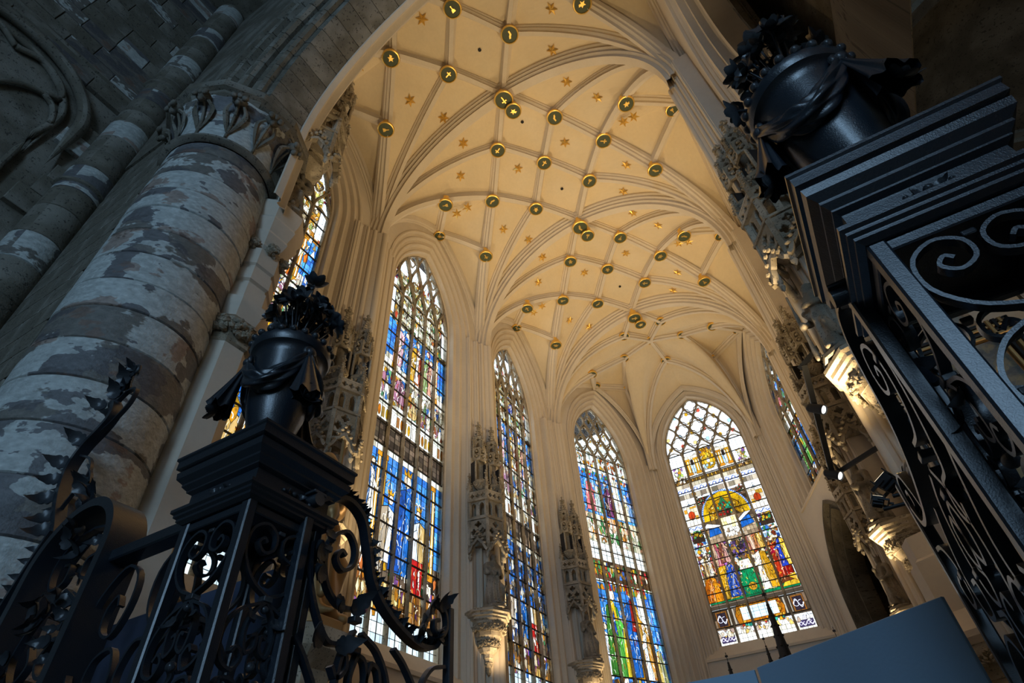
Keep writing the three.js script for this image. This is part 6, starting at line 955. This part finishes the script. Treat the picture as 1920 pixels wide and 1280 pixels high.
// track with two spotlights hung across the chapel
{
  const A = P(0.92, 6.05, 8.85), t = thing('light_track', 'slim black lighting track with two lit spots beside the right-hand statues', 'light', A);
  const q = (x, h, z) => P(x, h, z).sub(A), rail = (a, b, w = 0.07) => boxUV(sweep([a, b], rectProf(w, w), { closed: true, up: V3(0.1, 0.9, 0.3) }));
  mesh('cross_bar', rail(q(0.86, 6.0, 8.9), q(1.5, 6.25, 8.6)), M.lampBody, t); mesh('cross_bar', rail(q(0.62, 5.0, 11.0), q(1.75, 4.95, 10.1)), M.lampBody, t);
  mesh('track_rail', rail(q(0.95, 6.03, 8.85), q(0.70, 4.98, 10.9), 0.09), M.lampBody, t);
  for (const [x, h, z, ax, ah, az] of [[0.9, 5.45, 9.4, 2.1, 4.35, 8.9], [0.76, 4.9, 10.75, 1.96, 3.8, 10.2]]) {
    const g = group('spotlight', t), p = P(x, h, z), aim = P(ax, ah, az); g.position.copy(p).sub(A); g.lookAt(aim);
    mesh('housing', merge([tf(new THREE.CylinderGeometry(0.085, 0.075, 0.26, 18, 1, true), 0, 0, -0.06, Math.PI / 2), tf(new THREE.CylinderGeometry(0.075, 0.06, 0.04, 18), 0, 0, -0.2, Math.PI / 2)]), M.lampBody, g);
    mesh('lamp_glass', tf(new THREE.CylinderGeometry(0.066, 0.066, 0.01, 18), 0, 0, 0.05, Math.PI / 2), M.spotGlass, g);
    spotAt(p.clone().addScaledVector(aim.clone().sub(p).normalize(), 0.075), aim, 14, 0.5, new THREE.Color(1, 0.9, 0.75), 0.5, 'track_spot', 3);
  }
}
// black pinnacles of the altar below the end window
function pinnacle(label, p, h, w) {
  const t = thing('altar_pinnacle', label, 'pinnacle', p), m = M.black;
  mesh('shaft', merge([tf(new THREE.CylinderGeometry(w * 0.5, w * 0.55, h * 0.3, 8), 0, h * 0.15, 0), tf(new THREE.CylinderGeometry(w * 0.12, w * 0.5, h * 0.55, 8), 0, h * 0.57, 0)]), m, t);
  const c = []; for (let k = 0; k < 7; k++) for (let a = 0; a < 4; a++) { const q = k / 7, r = w * (0.5 - 0.4 * q); c.push(tf(new THREE.OctahedronGeometry(w * 0.1), Math.sin(a * 1.57) * r, h * (0.3 + 0.55 * q), Math.cos(a * 1.57) * r)); } mesh('crocket', c, m, t);
  mesh('finial', merge([box(w * 0.06, h * 0.16, w * 0.06, 0, h * 0.92, 0), box(w * 0.3, h * 0.025, w * 0.06, 0, h * 0.95, 0), bead(0, h * 0.86, 0, w * 0.12)].map(norm)), m, t);
  return t;
}
{
  const zA = 22.3; mesh('altarpiece', boxUV(box(4.6, 4.6, 1.0, 0, 2.3, 0)), M.black, scene, { label: 'dark altarpiece below the end window, its top just out of frame', category: 'altarpiece' }).position.copy(P(-2.6, -EYE, zA));
  const base = 3.0; pinnacle('tall black altar pinnacle before the foot of the end window', P(-2.3, base, zA), 4.0, 0.5); pinnacle('slim black altar pinnacle left of the tall one, near the window edge', P(-4.15, base, zA), 2.3, 0.32); pinnacle('small black cross-topped altar pinnacle just left of the tall one', P(-2.8, base, zA), 2.6, 0.26); pinnacle('small black altar pinnacle at the right foot of the end window, by the partition board', P(-0.62, base, zA), 2.4, 0.3);
}
// painting in a gilt frame on the right-hand pier, seen through the iron panel
{
  const cv = document.createElement('canvas'); cv.width = 384; cv.height = 512; const c = cv.getContext('2d'); seed_ = 5;
  c.fillStyle = '#6d655a'; c.fillRect(0, 0, 384, 512); for (let k = 0; k < 900; k++) { const y = rr(0, 512), t = y / 512; c.fillStyle = ['#8a8478', '#5c5348', '#a08c68', '#4a4038', '#b89858', '#7a7468'][Math.floor(rnd() * 6)]; c.globalAlpha = 0.35; c.beginPath(); c.ellipse(rr(0, 384), y, rr(8, 50), rr(3, 14) * (1 + t), rr(-0.5, 0.5), 0, 7); c.fill(); } c.globalAlpha = 1; c.fillStyle = '#8c7038'; c.beginPath(); c.moveTo(60, 512); c.lineTo(150, 250); c.lineTo(190, 300); c.lineTo(260, 512); c.fill();
  const tx = new THREE.CanvasTexture(cv); tx.colorSpace = THREE.SRGBColorSpace;
  const t = thing('painting', 'muted landscape painting in a ribbed gilt frame behind the right iron panel', 'painting', P(1.72, 1.35, 5.6), 0.0), W = 0.8, H = 2.0;
  mesh('canvas', box(W, H, 0.02, 0, H / 2, 0.02), std({ map: tx, roughness: 0.5 }), t);
  const gm = std({ color: new THREE.Color().setRGB(0.45, 0.27, 0.10), roughness: 0.4, metalness: 0.6 });
  for (const s of [-1, 1]) { for (const k of [0, 1, 2, 3]) mesh('frame_fillet', boxUV(chamfer(0.035, H + 0.4, 0.08 - 0.012 * k, 0.008)), k % 2 ? M.black : gm, t).position.set(s * (W / 2 + 0.03 + k * 0.05), H / 2, 0.03); for (const k of [0, 1, 2, 3]) mesh('frame_fillet', boxUV(chamfer(W + 0.4, 0.035, 0.08 - 0.012 * k, 0.008)), k % 2 ? M.black : gm, t).position.set(0, H / 2 + s * (H / 2 + 0.03 + k * 0.05), 0.03); }
}
renderer.render(scene, camera);
